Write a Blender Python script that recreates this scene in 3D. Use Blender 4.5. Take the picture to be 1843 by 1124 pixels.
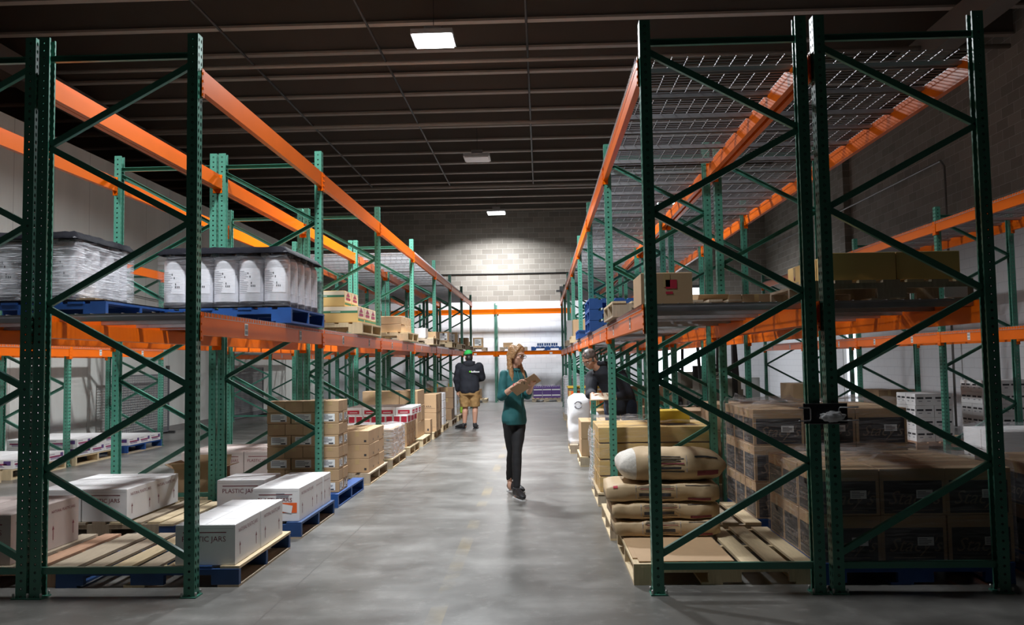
import bpy, bmesh, math, random
from mathutils import Vector, Matrix, noise
random.seed(7)
PI = math.pi
for o in list(bpy.data.objects): bpy.data.objects.remove(o)
S = bpy.context.scene
COL = S.collection

# ------------------------------------------------------------------ camera
F_PX, YAW, PITCH, ROLL, CZ = 1510.57, .0336, .0589, -.0154, 1.4619
def make_camera():
    c, s = math.cos(YAW), math.sin(YAW)
    fw = Vector((-s, c, 0)); rt = Vector((c, s, 0)); up = Vector((0, 0, 1))
    F = fw*math.cos(PITCH)+up*math.sin(PITCH); u2 = up*math.cos(PITCH)-fw*math.sin(PITCH)
    R = rt*math.cos(ROLL)+u2*math.sin(ROLL); U = u2*math.cos(ROLL)-rt*math.sin(ROLL)
    cd = bpy.data.cameras.new('camera'); co = bpy.data.objects.new('camera', cd); COL.objects.link(co)
    m = Matrix.Identity(4)
    for i in range(3): m[i][0] = R[i]; m[i][1] = U[i]; m[i][2] = -F[i]
    m[2][3] = CZ
    co.matrix_world = m
    cd.sensor_fit = 'HORIZONTAL'; cd.sensor_width = 36; cd.lens = F_PX*36/1843
    cd.clip_start = .05; cd.clip_end = 200
    S.camera = co
make_camera()

# ------------------------------------------------------------------ world, exposure
S.view_settings.view_transform = 'Standard'; S.view_settings.look = 'None'
S.view_settings.exposure = 0.0; S.view_settings.gamma = 1
W = bpy.data.worlds.new('daylight'); S.world = W; W.use_nodes = True
W.node_tree.nodes['Background'].inputs[0].default_value = (.86, .92, 1, 1)
W.node_tree.nodes['Background'].inputs[1].default_value = 3.2

# ------------------------------------------------------------------ lamps (positions; fixtures are built with them)
LAMPS = [  # x, y, z, watts, lit, label
    (-1.63, 5.6, 6.6, 260, 1, 'near high bay lamp above the mouth of the centre aisle'),
    (-1.63, 13.12, 6.6, 900, 1, 'big glowing high bay lamp nearest the camera over the centre aisle'),
    (-1.53, 21.0, 6.6, 0, 0, 'unlit grey high bay lamp in the middle of the ceiling'),
    (-1.52, 30.0, 6.82, 600, 1, 'glowing high bay lamp close to the block wall at the back'),
    (4.25, 9.0, 6.6, 22, 1, 'dim high bay lamp above the near end of the right hand aisle'),
    (4.25, 27.5, 6.6, 200, 1, 'high bay lamp far back above the right hand aisle'),
    (-6.0, 5.6, 6.6, 150, 1, 'high bay lamp above the left hand aisle'),
]

# ------------------------------------------------------------------ materials
MATS = {}
def nt(name):
    m = bpy.data.materials.new(name); m.use_nodes = True
    t = m.node_tree; b = t.nodes['Principled BSDF']; MATS[name] = m
    return m, t, b
def N(t, kind, **kw):
    n = t.nodes.new(kind)
    for k, v in kw.items():
        if k.startswith('i_'): n.inputs[k[2:].replace('_', ' ')].default_value = v
        else: setattr(n, k, v)
    return n
def math_(t, op, a, b=None, c=None):
    n = t.nodes.new('ShaderNodeMath'); n.operation = op
    for i, v in enumerate((a, b, c)):
        if v is None: continue
        if isinstance(v, (int, float)): n.inputs[i].default_value = v
        else: t.links.new(v, n.inputs[i])
    return n.outputs[0]
def mixc(t, fac, a, b, mode='MIX'):
    n = t.nodes.new('ShaderNodeMix'); n.data_type = 'RGBA'; n.blend_type = mode
    for sock, v in ((n.inputs[0], fac), (n.inputs[6], a), (n.inputs[7], b)):
        if isinstance(v, (int, float)): sock.default_value = v
        elif isinstance(v, tuple): sock.default_value = (*v[:3], 1)
        else: t.links.new(v, sock)
    return n.outputs[2]
def mat(name, col, rough=.6, metal=0, var=.12, scale=8, bump=0, coord='Object', spec=.5, coat=0, stretch=None):
    m, t, b = nt(name)
    tc = N(t, 'ShaderNodeTexCoord'); src = tc.outputs[coord]
    if stretch:
        mp = N(t, 'ShaderNodeMapping'); mp.inputs['Scale'].default_value = stretch
        t.links.new(src, mp.inputs[0]); src = mp.outputs[0]
    nz = N(t, 'ShaderNodeTexNoise'); nz.inputs['Scale'].default_value = scale; nz.inputs['Detail'].default_value = 4
    t.links.new(src, nz.inputs['Vector'])
    lo = tuple(c*(1-var) for c in col); hi = tuple(min(1, c*(1+var)) for c in col)
    t.links.new(mixc(t, nz.outputs[0], lo, hi), b.inputs['Base Color'])
    b.inputs['Roughness'].default_value = rough; b.inputs['Metallic'].default_value = metal
    b.inputs['Specular IOR Level'].default_value = spec; b.inputs['Coat Weight'].default_value = coat
    if bump:
        bp = N(t, 'ShaderNodeBump'); bp.inputs['Strength'].default_value = bump; bp.inputs['Distance'].default_value = .01
        t.links.new(nz.outputs[0], bp.inputs['Height']); t.links.new(bp.outputs[0], b.inputs['Normal'])
    return m
def post_material():
    m, t, b = nt('green_post')
    tc = N(t, 'ShaderNodeTexCoord'); sp = N(t, 'ShaderNodeSeparateXYZ'); t.links.new(tc.outputs['Object'], sp.inputs[0])
    sn = N(t, 'ShaderNodeSeparateXYZ'); t.links.new(tc.outputs['Normal'], sn.inputs[0])
    nz = N(t, 'ShaderNodeTexNoise'); nz.inputs['Scale'].default_value = 5; t.links.new(tc.outputs['Object'], nz.inputs['Vector'])
    t.links.new(mixc(t, nz.outputs[0], (.060, .225, .160), (.085, .285, .205)), b.inputs['Base Color'])
    b.inputs['Roughness'].default_value = .32
    dz = math_(t, 'SUBTRACT', math_(t, 'PINGPONG', math_(t, 'ADD', sp.outputs[2], .0127), .0254), 0)   # distance to hole row
    dz = math_(t, 'SUBTRACT', .0254, dz)
    isx = math_(t, 'GREATER_THAN', math_(t, 'ABSOLUTE', sn.outputs[0]), .5)
    isy = math_(t, 'GREATER_THAN', math_(t, 'ABSOLUTE', sn.outputs[1]), .5)
    # web: two columns of teardrops
    dy = math_(t, 'ABSOLUTE', math_(t, 'SUBTRACT', math_(t, 'ABSOLUTE', math_(t, 'SUBTRACT', sp.outputs[1], .038)), .019))
    r1 = math_(t, 'SQRT', math_(t, 'ADD', math_(t, 'POWER', dy, 2), math_(t, 'POWER', math_(t, 'MULTIPLY', dz, .62), 2)))
    h1 = math_(t, 'MULTIPLY', math_(t, 'LESS_THAN', r1, .0078), isx)
    # flange: one column of round holes
    dx = math_(t, 'ABSOLUTE', math_(t, 'ADD', sp.outputs[0], .034))
    r2 = math_(t, 'SQRT', math_(t, 'ADD', math_(t, 'POWER', dx, 2), math_(t, 'POWER', dz, 2)))
    h2 = math_(t, 'MULTIPLY', math_(t, 'LESS_THAN', r2, .0050), isy)
    h = math_(t, 'MAXIMUM', h1, h2)
    hole_shade = math_(t, 'MAXIMUM', math_(t, 'MULTIPLY', math_(t, 'LESS_THAN', r2, .0085), isy), math_(t, 'MULTIPLY', math_(t, 'LESS_THAN', r1, .0098), isx))  # ring round each hole painted dark for the shade inside the channel
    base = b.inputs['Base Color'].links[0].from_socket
    t.links.new(mixc(t, hole_shade, base, (.012, .02, .018)), b.inputs['Base Color'])
    tr = N(t, 'ShaderNodeBsdfTransparent'); mx = N(t, 'ShaderNodeMixShader')
    t.links.new(h, mx.inputs[0]); t.links.new(b.outputs[0], mx.inputs[1]); t.links.new(tr.outputs[0], mx.inputs[2])
    t.links.new(mx.outputs[0], t.nodes['Material Output'].inputs[0])
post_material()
mat('green_brace', (.070, .25, .18), .3, var=.1)
mat('orange', (.76, .132, .0), .32, var=.1, scale=3, spec=.22)
mat('deck_wire', (.42, .41, .43), .4, metal=.5, var=.1)
mat('galvanised', (.45, .45, .47), .38, metal=.7, var=.15)
mat('bolt', (.5, .5, .48), .35, metal=.8)
mat('sticker', (.82, .82, .82), .5, var=.03)
mat('ink', (.03, .03, .035), .6)
mat('grey_ink', (.30, .30, .33), .6)
mat('red_ink', (.20, .035, .05), .6)
mat('kraft', (.45, .295, .165), .75, var=.1, scale=6, bump=.05)
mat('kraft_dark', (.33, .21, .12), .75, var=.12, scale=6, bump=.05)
mat('kraft_gold', (.56, .36, .12), .7, var=.12, scale=6)
mat('kraft_yellow', (.72, .47, .17), .7, var=.08, scale=6)
mat('cream_board', (.78, .66, .50), .7, var=.06)
mat('tape', (.46, .32, .16), .3, var=.05)
mat('white_board', (.76, .745, .745), .6, var=.05, scale=5)
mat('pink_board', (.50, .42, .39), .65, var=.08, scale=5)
mat('black_board', (.035, .032, .035), .5, var=.2)
mat('script_ink', (.20, .15, .11), .6)
mat('crimson', (.50, .02, .05), .6)
mat('brand_green', (.05, .20, .10), .6)
mat('magenta', (.36, .05, .12), .6)
mat('orange_sticker', (.85, .13, .02), .5)
mat('sun_yellow', (.85, .55, .03), .6)
mat('mustard', (.62, .40, .03), .6, var=.08)
mat('purple', (.10, .05, .20), .5)
mat('lime', (.40, .70, .05), .5)
mat('pale_wood', (.60, .47, .29), .75, var=.22, scale=7, stretch=(8, 1, 1), bump=.15)
mat('grey_wood', (.40, .32, .23), .8, var=.28, scale=7, stretch=(8, 1, 1), bump=.15)
mat('red_wood', (.42, .24, .15), .8, var=.25, scale=7, stretch=(8, 1, 1), bump=.15)
mat('blue_paint', (.015, .075, .27), .5, var=.3, scale=9)
mat('blue_dark', (.015, .055, .17), .55, var=.3, scale=9)
mat('steel_can', (.80, .80, .84), .25, metal=.35, var=.04)
mat('can_label', (.84, .84, .88), .35, metal=.1, var=.06)
mat('black_plastic', (.02, .02, .025), .35, bump=.2)
mat('black_film', (.008, .008, .012), .75, bump=.6, scale=20, spec=.1)
mat('sack_paper', (.50, .365, .215), .65, var=.12, scale=9, bump=.35)
mat('sack_white', (.62, .58, .52), .7, var=.3, scale=60, bump=.3)
mat('white_plastic', (.78, .78, .80), .35, var=.04, bump=.3, scale=14)
mat('purlin', (.14, .118, .10), .7, var=.12, scale=1.5)
mat('purlin_flange', (.32, .27, .23), .6, var=.12)
mat('roof_deck', (.11, .095, .08), .8, var=.15, scale=1)
mat('pipe_grey', (.22, .21, .20), .45, metal=.3)
mat('pipe_dark', (.03, .03, .03), .5)
mat('skin', (.62, .36, .26), .5, var=.05, bump=.02)
mat('skin_dark', (.52, .28, .19), .5, var=.06)
mat('hair_blonde', (.36, .20, .09), .45, var=.45, scale=16, stretch=(3, 3, .6), bump=.3)
mat('hair_dark', (.018, .013, .012), .5, var=.3)
mat('hair_grey', (.10, .085, .075), .5, var=.7, scale=45)
mat('teal_cloth', (.012, .105, .112), .75, var=.15, scale=5, bump=.1)
mat('navy_cloth', (.012, .014, .022), .85, var=.25, scale=6, bump=.15)
mat('black_cloth', (.009, .009, .011), .8, var=.3, scale=6)
mat('jeans', (.02, .035, .075), .8, var=.2)
mat('khaki', (.34, .20, .075), .8, var=.15, scale=5, bump=.15)
mat('cap_green', (.03, .50, .10), .7, var=.05)
mat('logo_green', (.20, .85, .03), .6, var=.02)
mat('shoe_black', (.02, .02, .022), .5)
mat('shoe_white', (.7, .7, .7), .5)
mat('clipboard', (.36, .23, .13), .6, var=.1)
mat('forklift_beige', (.42, .40, .33), .45, var=.06)
mat('mesh_grey', (.16, .16, .18), .5, metal=.4)
mat('glass_frame', (.02, .015, .012), .3)
def wrap_material(name, tint, dens, seed=0):  # stretch film: mostly clear, milky where it bunches up
    m, t, b = nt(name)
    tc = N(t, 'ShaderNodeTexCoord'); mp = N(t, 'ShaderNodeMapping'); mp.inputs['Scale'].default_value = (1.2, 1.2, 14)
    mp.inputs['Rotation'].default_value = (.06, .05, 0)
    nz = N(t, 'ShaderNodeTexNoise'); nz.inputs['Scale'].default_value = 3.2; nz.inputs['Detail'].default_value = 6; nz.inputs['Distortion'].default_value = 1.2
    t.links.new(tc.outputs['Object'], mp.inputs[0]); t.links.new(mp.outputs[0], nz.inputs['Vector'])
    rp = N(t, 'ShaderNodeMapRange'); rp.inputs[1].default_value = .42; rp.inputs[2].default_value = .72
    rp.inputs[3].default_value = dens*.35; rp.inputs[4].default_value = min(1, dens*1.9)
    t.links.new(nz.outputs[0], rp.inputs[0])
    b.inputs['Base Color'].default_value = (*tint, 1); b.inputs['Roughness'].default_value = .22
    bp = N(t, 'ShaderNodeBump'); bp.inputs['Strength'].default_value = .9; bp.inputs['Distance'].default_value = .02
    t.links.new(nz.outputs[0], bp.inputs['Height']); t.links.new(bp.outputs[0], b.inputs['Normal'])
    tr = N(t, 'ShaderNodeBsdfTransparent'); mx = N(t, 'ShaderNodeMixShader')
    t.links.new(rp.outputs[0], mx.inputs[0]); t.links.new(tr.outputs[0], mx.inputs[1]); t.links.new(b.outputs[0], mx.inputs[2])
    t.links.new(mx.outputs[0], t.nodes['Material Output'].inputs[0])
wrap_material('wrap_clear', (.75, .75, .80), .10)
wrap_material('wrap_white', (.85, .86, .92), .42)
wrap_material('wrap_shiny', (.62, .60, .62), .16)
def floor_material():
    m, t, b = nt('concrete_floor')
    tc = N(t, 'ShaderNodeTexCoord'); sp = N(t, 'ShaderNodeSeparateXYZ'); t.links.new(tc.outputs['Object'], sp.inputs[0])
    n1 = N(t, 'ShaderNodeTexNoise'); n1.inputs['Scale'].default_value = 1.5; n1.inputs['Detail'].default_value = 8; n1.inputs['Roughness'].default_value = .62
    n2 = N(t, 'ShaderNodeTexNoise'); n2.inputs['Scale'].default_value = 7; n2.inputs['Detail'].default_value = 8; n2.inputs['Roughness'].default_value = .7
    mp = N(t, 'ShaderNodeMapping'); mp.inputs['Scale'].default_value = (.5, 2.2, 1)
    t.links.new(tc.outputs['Object'], mp.inputs[0])
    n3 = N(t, 'ShaderNodeTexNoise'); n3.inputs['Scale'].default_value = 1.3; n3.inputs['Detail'].default_value = 5; t.links.new(mp.outputs[0], n3.inputs['Vector'])
    t.links.new(tc.outputs['Object'], n1.inputs['Vector']); t.links.new(tc.outputs['Object'], n2.inputs['Vector'])
    q1 = N(t, 'ShaderNodeMapRange'); q1.inputs[1].default_value = .36; q1.inputs[2].default_value = .66; t.links.new(n1.outputs[0], q1.inputs[0])
    q3 = N(t, 'ShaderNodeMapRange'); q3.inputs[1].default_value = .42; q3.inputs[2].default_value = .62; q3.inputs[4].default_value = .75; t.links.new(n3.outputs[0], q3.inputs[0])
    c = mixc(t, q1.outputs[0], (.085, .080, .073), (.225, .217, .203))
    c = mixc(t, q3.outputs[0], c, (.115, .110, .101))
    q2 = N(t, 'ShaderNodeMapRange'); q2.inputs[1].default_value = .54; q2.inputs[2].default_value = .74; q2.inputs[4].default_value = .55; t.links.new(n2.outputs[0], q2.inputs[0])
    c = mixc(t, q2.outputs[0], c, (.30, .29, .275))
    # saw cut / cracks
    w = math_(t, 'MULTIPLY', math_(t, 'SUBTRACT', n2.outputs[0], .5), .035)
    xj = math_(t, 'ABSOLUTE', math_(t, 'ADD', math_(t, 'ADD', sp.outputs[0], 1.65), w))
    yj = math_(t, 'ABSOLUTE', math_(t, 'SUBTRACT', math_(t, 'PINGPONG', math_(t, 'ADD', sp.outputs[1], .7), 1.55), .0))
    j = math_(t, 'MAXIMUM', math_(t, 'LESS_THAN', xj, .006), math_(t, 'MULTIPLY', math_(t, 'LESS_THAN', yj, .012), .35))
    c = mixc(t, math_(t, 'MULTIPLY', j, .75), c, (.09, .085, .08))
    # worn yellow aisle line
    yl = math_(t, 'LESS_THAN', math_(t, 'ABSOLUTE', math_(t, 'ADD', sp.outputs[0], .635)), .05)
    n4 = N(t, 'ShaderNodeTexNoise'); n4.inputs['Scale'].default_value = 1.4; n4.inputs['Detail'].default_value = 6; t.links.new(tc.outputs['Object'], n4.inputs['Vector'])
    wear = N(t, 'ShaderNodeMapRange'); wear.inputs[1].default_value = .45; wear.inputs[2].default_value = .75; wear.inputs[4].default_value = .35
    t.links.new(n4.outputs[0], wear.inputs[0])
    c = mixc(t, math_(t, 'MULTIPLY', yl, wear.outputs[0]), c, (.55, .38, .09))
    t.links.new(c, b.inputs['Base Color'])
    r = N(t, 'ShaderNodeMapRange'); r.inputs[3].default_value = .22; r.inputs[4].default_value = .42
    t.links.new(n1.outputs[0], r.inputs[0]); t.links.new(r.outputs[0], b.inputs['Roughness'])
    b.inputs['Specular IOR Level'].default_value = .5
    bp = N(t, 'ShaderNodeBump'); bp.inputs['Strength'].default_value = .12; bp.inputs['Distance'].default_value = .006
    t.links.new(n2.outputs[0], bp.inputs['Height']); t.links.new(bp.outputs[0], b.inputs['Normal'])
floor_material()
def block_material(name, axis, paint_h):
    m, t, b = nt(name)
    tc = N(t, 'ShaderNodeTexCoord'); sp = N(t, 'ShaderNodeSeparateXYZ'); t.links.new(tc.outputs['Object'], sp.inputs[0])
    cb = N(t, 'ShaderNodeCombineXYZ'); t.links.new(sp.outputs[axis], cb.inputs[0]); t.links.new(sp.outputs[2], cb.inputs[1])
    br = N(t, 'ShaderNodeTexBrick'); t.links.new(cb.outputs[0], br.inputs['Vector'])
    br.inputs['Scale'].default_value = 1; br.inputs['Brick Width'].default_value = .40; br.inputs['Row Height'].default_value = .20
    br.inputs['Mortar Size'].default_value = .006; br.inputs['Mortar Smooth'].default_value = .3; br.inputs['Bias'].default_value = 0
    br.inputs['Color1'].default_value = (.20, .175, .15, 1); br.inputs['Color2'].default_value = (.29, .26, .225, 1); br.inputs['Mortar'].default_value = (.46, .43, .39, 1)
    nz = N(t, 'ShaderNodeTexNoise'); nz.inputs['Scale'].default_value = 30; nz.inputs['Detail'].default_value = 5; t.links.new(tc.outputs['Object'], nz.inputs['Vector'])
    c = mixc(t, math_(t, 'MULTIPLY', nz.outputs[0], .35), br.outputs['Color'], (.13, .12, .10))
    white = mixc(t, br.outputs['Fac'], (.74, .74, .77), (.60, .60, .64))
    white = mixc(t, math_(t, 'MULTIPLY', nz.outputs[0], .2), white, (.62, .61, .62))
    c = mixc(t, math_(t, 'LESS_THAN', sp.outputs[2], paint_h), c, white)
    t.links.new(c, b.inputs['Base Color']); b.inputs['Roughness'].default_value = .8
    bp = N(t, 'ShaderNodeBump'); bp.inputs['Strength'].default_value = .5; bp.inputs['Distance'].default_value = .008; bp.invert = True
    t.links.new(br.outputs['Fac'], bp.inputs['Height']); t.links.new(bp.outputs[0], b.inputs['Normal'])
block_material('block_x', 0, 3.77); block_material('block_y', 1, 3.77)
def panel_material():
    m, t, b = nt('insulated_panel')
    tc = N(t, 'ShaderNodeTexCoord'); sp = N(t, 'ShaderNodeSeparateXYZ'); t.links.new(tc.outputs['Object'], sp.inputs[0])
    s = math_(t, 'LESS_THAN', math_(t, 'SUBTRACT', .58, math_(t, 'PINGPONG', sp.outputs[1], .58)), .008)
    mp = N(t, 'ShaderNodeMapping'); mp.inputs['Scale'].default_value = (1, 2, .3); t.links.new(tc.outputs['Object'], mp.inputs[0])
    nz = N(t, 'ShaderNodeTexNoise'); nz.inputs['Scale'].default_value = 1.2; nz.inputs['Detail'].default_value = 6; t.links.new(mp.outputs[0], nz.inputs['Vector'])
    c = mixc(t, nz.outputs[0], (.52, .52, .485), (.72, .72, .68)); c = mixc(t, math_(t, 'MULTIPLY', s, .6), c, (.25, .24, .22))
    t.links.new(c, b.inputs['Base Color']); b.inputs['Roughness'].default_value = .42
    wv = N(t, 'ShaderNodeTexWave'); wv.wave_type = 'BANDS'; wv.bands_direction = 'Y'; wv.inputs['Scale'].default_value = 8; t.links.new(tc.outputs['Object'], wv.inputs['Vector'])
    bp = N(t, 'ShaderNodeBump'); bp.inputs['Strength'].default_value = .12; bp.inputs['Distance'].default_value = .01
    t.links.new(wv.outputs[0], bp.inputs['Height']); t.links.new(bp.outputs[0], b.inputs['Normal'])
panel_material()
def emit_material(name, col, st):
    m, t, b = nt(name)
    b.inputs['Emission Color'].default_value = (*col, 1); b.inputs['Emission Strength'].default_value = st
    b.inputs['Base Color'].default_value = (.8, .8, .8, 1)
emit_material('lamp_lens', (.93, .97, 1), 22); mat('lamp_lens_off', (.6, .6, .6), .3); mat('lamp_body', (.55, .55, .55), .4, metal=.3)

# ------------------------------------------------------------------ mesh helpers
class MB:
    def __init__(s): s.v = []; s.f = []; s.m = []; s.mats = []; s.sm = []
    def mi(s, m):
        if m not in s.mats: s.mats.append(m)
        return s.mats.index(m)
    def add(s, vs, fs, m, smooth=False):
        o = len(s.v); s.v += [tuple(v) for v in vs]; k = s.mi(m)
        for f in fs: s.f.append([i+o for i in f]); s.m.append(k); s.sm.append(smooth)
    def box(s, x0, x1, y0, y1, z0, z1, m):
        s.add([(x0,y0,z0),(x1,y0,z0),(x1,y1,z0),(x0,y1,z0),(x0,y0,z1),(x1,y0,z1),(x1,y1,z1),(x0,y1,z1)],
              [(0,3,2,1),(4,5,6,7),(0,1,5,4),(1,2,6,5),(2,3,7,6),(3,0,4,7)], m)
    def bar(s, a, b, w, h, m, up=(0,0,1)):
        a = Vector(a); b = Vector(b); d = (b-a).normalized(); u = Vector(up)
        if abs(d.dot(u)) > .99: u = Vector((0,1,0))
        r = d.cross(u).normalized(); u = r.cross(d)
        vs = []
        for p in (a, b):
            for i, j in ((-1,-1),(1,-1),(1,1),(-1,1)): vs.append(p+r*w/2*i+u*h/2*j)
        s.add(vs, [(0,1,2,3),(7,6,5,4),(0,4,5,1),(1,5,6,2),(2,6,7,3),(3,7,4,0)], m)
    def tube(s, pts, rad, m, n=8, cap=True, smooth=True):
        pts = [Vector(p) for p in pts]
        if isinstance(rad, (int, float)): rad = [rad]*len(pts)
        vs = []; prev = None
        for i, p in enumerate(pts):
            d = (pts[min(i+1,len(pts)-1)]-pts[max(i-1,0)]).normalized()
            if prev is None:
                u = Vector((0,0,1)) if abs(d.z) < .9 else Vector((0,1,0))
            else: u = prev
            r = d.cross(u).normalized(); u = r.cross(d).normalized(); prev = u
            q = rad[i]; qa, qb = (q if isinstance(q, tuple) else (q, q))
            for k in range(n):
                a = 2*PI*k/n; vs.append(p+r*qa*math.cos(a)+u*qb*math.sin(a))
        fs = []
        for i in range(len(pts)-1):
            for k in range(n): fs.append((i*n+k, i*n+(k+1)%n, (i+1)*n+(k+1)%n, (i+1)*n+k))
        if cap: fs += [tuple(range(n-1,-1,-1)), tuple((len(pts)-1)*n+k for k in range(n))]
        s.add(vs, fs, m, smooth)
    def lathe(s, cx, cy, prof, m, n=20):   # prof: (r, z[, mat])
        for i in range(len(prof)-1):
            (r0, z0), (r1, z1) = prof[i][:2], prof[i+1][:2]
            mm = prof[i][2] if len(prof[i]) > 2 else m
            vs = []
            for k in range(n):
                a = 2*PI*k/n; vs += [(cx+r0*math.cos(a), cy+r0*math.sin(a), z0), (cx+r1*math.cos(a), cy+r1*math.sin(a), z1)]
            s.add(vs, [(2*k, 2*((k+1)%n), 2*((k+1)%n)+1, 2*k+1) for k in range(n)], mm, True)
    def ell(s, c, r, m, n=14, k=9, M=None):
        vs = []; c = Vector(c)
        for i in range(k+1):
            th = PI*i/k
            for j in range(n):
                a = 2*PI*j/n; v = Vector((r[0]*math.sin(th)*math.cos(a), r[1]*math.sin(th)*math.sin(a), r[2]*math.cos(th)))
                if M: v = M @ v
                vs.append(c+v)
        s.add(vs, [(i*n+j, (i+1)*n+j, (i+1)*n+(j+1)%n, i*n+(j+1)%n) for i in range(k) for j in range(n)], m, True)
    def mesh(s, name):
        me = bpy.data.meshes.new(name); me.from_pydata(s.v, [], s.f)
        for m in s.mats: me.materials.append(MATS[m])
        me.polygons.foreach_set('material_index', s.m); me.polygons.foreach_set('use_smooth', s.sm)
        me.update(); return me
    def build(s, name, parent=None, loc=None): return obj(name, s.mesh(name), parent, loc)
def obj(name, me, parent=None, loc=None, rz=0):
    o = bpy.data.objects.new(name, me); COL.objects.link(o)
    if parent: o.parent = parent
    if loc: o.location = loc
    if rz: o.rotation_euler = (0,0,rz)
    return o
LBL = {}
def tag(o, label, cat, group=None, kind=None):
    n = len(label.split())
    if not 4 <= n <= 16: print('LABEL WORDS', n, label)
    if label in LBL and not group: print('DUP', label)
    LBL[label] = 1
    o['label'] = label; o['category'] = cat
    if group: o['group'] = group
    if kind: o['kind'] = kind
    return o
def empty(name, loc, label, cat, group=None, rz=0):
    o = obj(name, None, None, loc, rz); o.empty_display_size = .1
    return tag(o, label, cat, group)
def struct(mb, name):
    o = mb.build(name); o['kind'] = 'structure'; return o
_T = {}
def text_mesh(txt, size, m, shear=0, align='CENTER'):
    """flat text in the XZ plane facing -Y"""
    key = (txt, size, m, shear, align)
    if key in _T: return _T[key]
    c = bpy.data.curves.new('t', 'FONT'); c.body = txt; c.size = size; c.align_x = align; c.align_y = 'CENTER'; c.shear = shear
    c.resolution_u = 2
    o = bpy.data.objects.new('t', c); COL.objects.link(o)
    dg = bpy.context.evaluated_depsgraph_get(); me = bpy.data.meshes.new_from_object(o.evaluated_get(dg))
    vs = [(v.co.x, 0, v.co.y) for v in me.vertices]; fs = [tuple(p.vertices) for p in me.polygons]
    bpy.data.objects.remove(o); _T[key] = (vs, fs, m); return _T[key]
def put_text(mb, txt, size, m, pos, face='-y', shear=0, align='CENTER', sx=1):
    vs, fs, _ = text_mesh(txt, size, m, shear, align); x, y, z = pos
    if face == '-y': w = [(x+v[0]*sx, y, z+v[2]) for v in vs]
    elif face == '+x': w = [(x, y+v[0]*sx, z+v[2]) for v in vs]
    elif face == '-x': w = [(x, y-v[0]*sx, z+v[2]) for v in vs]
    mb.add(w, fs, m)

# ------------------------------------------------------------------ building shell
XL, XR, YB, ZC = -8.6, 8.6, 32.0, 7.95
b = MB(); b.box(-15, 9, -9, 33, -.1, 0, 'concrete_floor'); struct(b, 'floor')
b = MB()
# back wall with dock opening x 4.3..6.15, z 0..4.15
for x0, x1, z0, z1 in ((-15, 4.4, 0, ZC), (6.15, 9, 0, ZC), (4.4, 6.15, 4.2, ZC)): b.box(x0, x1, YB, YB+.2, z0, z1, 'block_x')
struct(b, 'wall_back')
b = MB()
for y0, y1, z0, z1 in ((-9, 22.9, 0, ZC), (24.15, YB, 0, ZC), (22.9, 24.15, 2.2, ZC)): b.box(XR, XR+.2, y0, y1, z0, z1, 'block_y')
for y in (5.2, 14.3, 23.45): b.box(XR-.18, XR, y-.2, y+.2, 2.3 if y > 20 else 0, ZC, 'block_y')
struct(b, 'wall_right')
b = MB(); b.box(XL-.15, XL, -9, YB, 0, 5.6, 'insulated_panel'); b.box(-15, XL-.15, -9, YB, 5.5, 5.6, 'insulated_panel'); struct(b, 'wall_left')
b = MB(); b.box(-15.2, -15, -9, YB, 0, ZC, 'block_y'); struct(b, 'wall_far_left')
b = MB(); b.box(-15, 9, -9.2, -9, 0, ZC, 'roof_deck'); struct(b, 'wall_front')
b = MB(); b.box(-15.2, 9, -9.2, YB+.2, ZC, ZC+.1, 'roof_deck'); struct(b, 'ceiling')
b = MB(); b.box(XL, XL+.03, -9, YB-.1, 0, .12, 'pipe_grey'); struct(b, 'baseboard_left')
k = 0
y = 1.3
while y < 31.6:
    b = MB(); b.box(-15, 9, y-.03, y+.03, 7.24, ZC, 'purlin'); b.box(-15, 9, y-.07, y+.07, 7.2, 7.24, 'purlin_flange'); k += 1
    struct(b, 'trim_%d' % k); y += 1.256
for x in (-9.6, 2.9 + 4.2):
    b = MB(); b.box(x-.18, x+.18, -9, YB, 6.75, 7.2, 'purlin'); k += 1; struct(b, 'trim_%d' % k)
# door frames (doorways standing open to daylight)
b = MB()
b.box(XR-.03, XR+.05, 22.86, 22.94, 0, 2.24, 'pipe_grey'); b.box(XR-.03, XR+.05, 24.11, 24.19, 0, 2.24, 'pipe_grey'); b.box(XR-.03, XR+.05, 22.86, 24.19, 2.16, 2.24, 'pipe_grey')
struct(b, 'door_1')
b = MB()
b.box(4.34, 4.44, YB-.05, YB+.05, 0, 4.25, 'pipe_dark'); b.box(6.11, 6.21, YB-.05, YB+.05, 0, 4.25, 'pipe_dark'); b.box(4.34, 6.21, YB-.05, YB+.05, 4.17, 4.27, 'pipe_dark')
struct(b, 'door_2')

# pipes
def pipe(pts, r, m, label, name='pipe', cat='pipe'):
    b = MB(); b.tube(pts, r, m, 8); o = b.build(name); return tag(o, label, cat)
pipe([(-15, 15.05, 6.98), (8.5, 15.05, 6.98)], .045, 'purlin_flange', 'pale sprinkler main crossing the roof behind the big glowing lamp')
pipe([(-15, 19.06, 6.98), (8.5, 19.06, 6.98)], .05, 'purlin_flange', 'pale sprinkler main crossing the middle of the roof')
pipe([(-15, 26.0, 6.98), (8.5, 26.0, 6.98)], .055, 'purlin_flange', 'sprinkler main crossing the roof nearest the back wall')
pipe([(-2.75, 9.5, 7.0), (-2.75, 25.9, 7.0)], .022, 'pipe_dark', 'thin dark branch pipe running along the roof left of the lamps')
pipe([(-.146, 9.5, 7.0), (-.146, 25.9, 7.0)], .022, 'pipe_dark', 'thin dark branch pipe running along the roof right of the lamps')
pipe([(-5.2, 9.5, 7.0), (-5.2, 25.9, 7.0)], .022, 'pipe_dark', 'thin dark branch pipe along the roof above the left racks')
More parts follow.
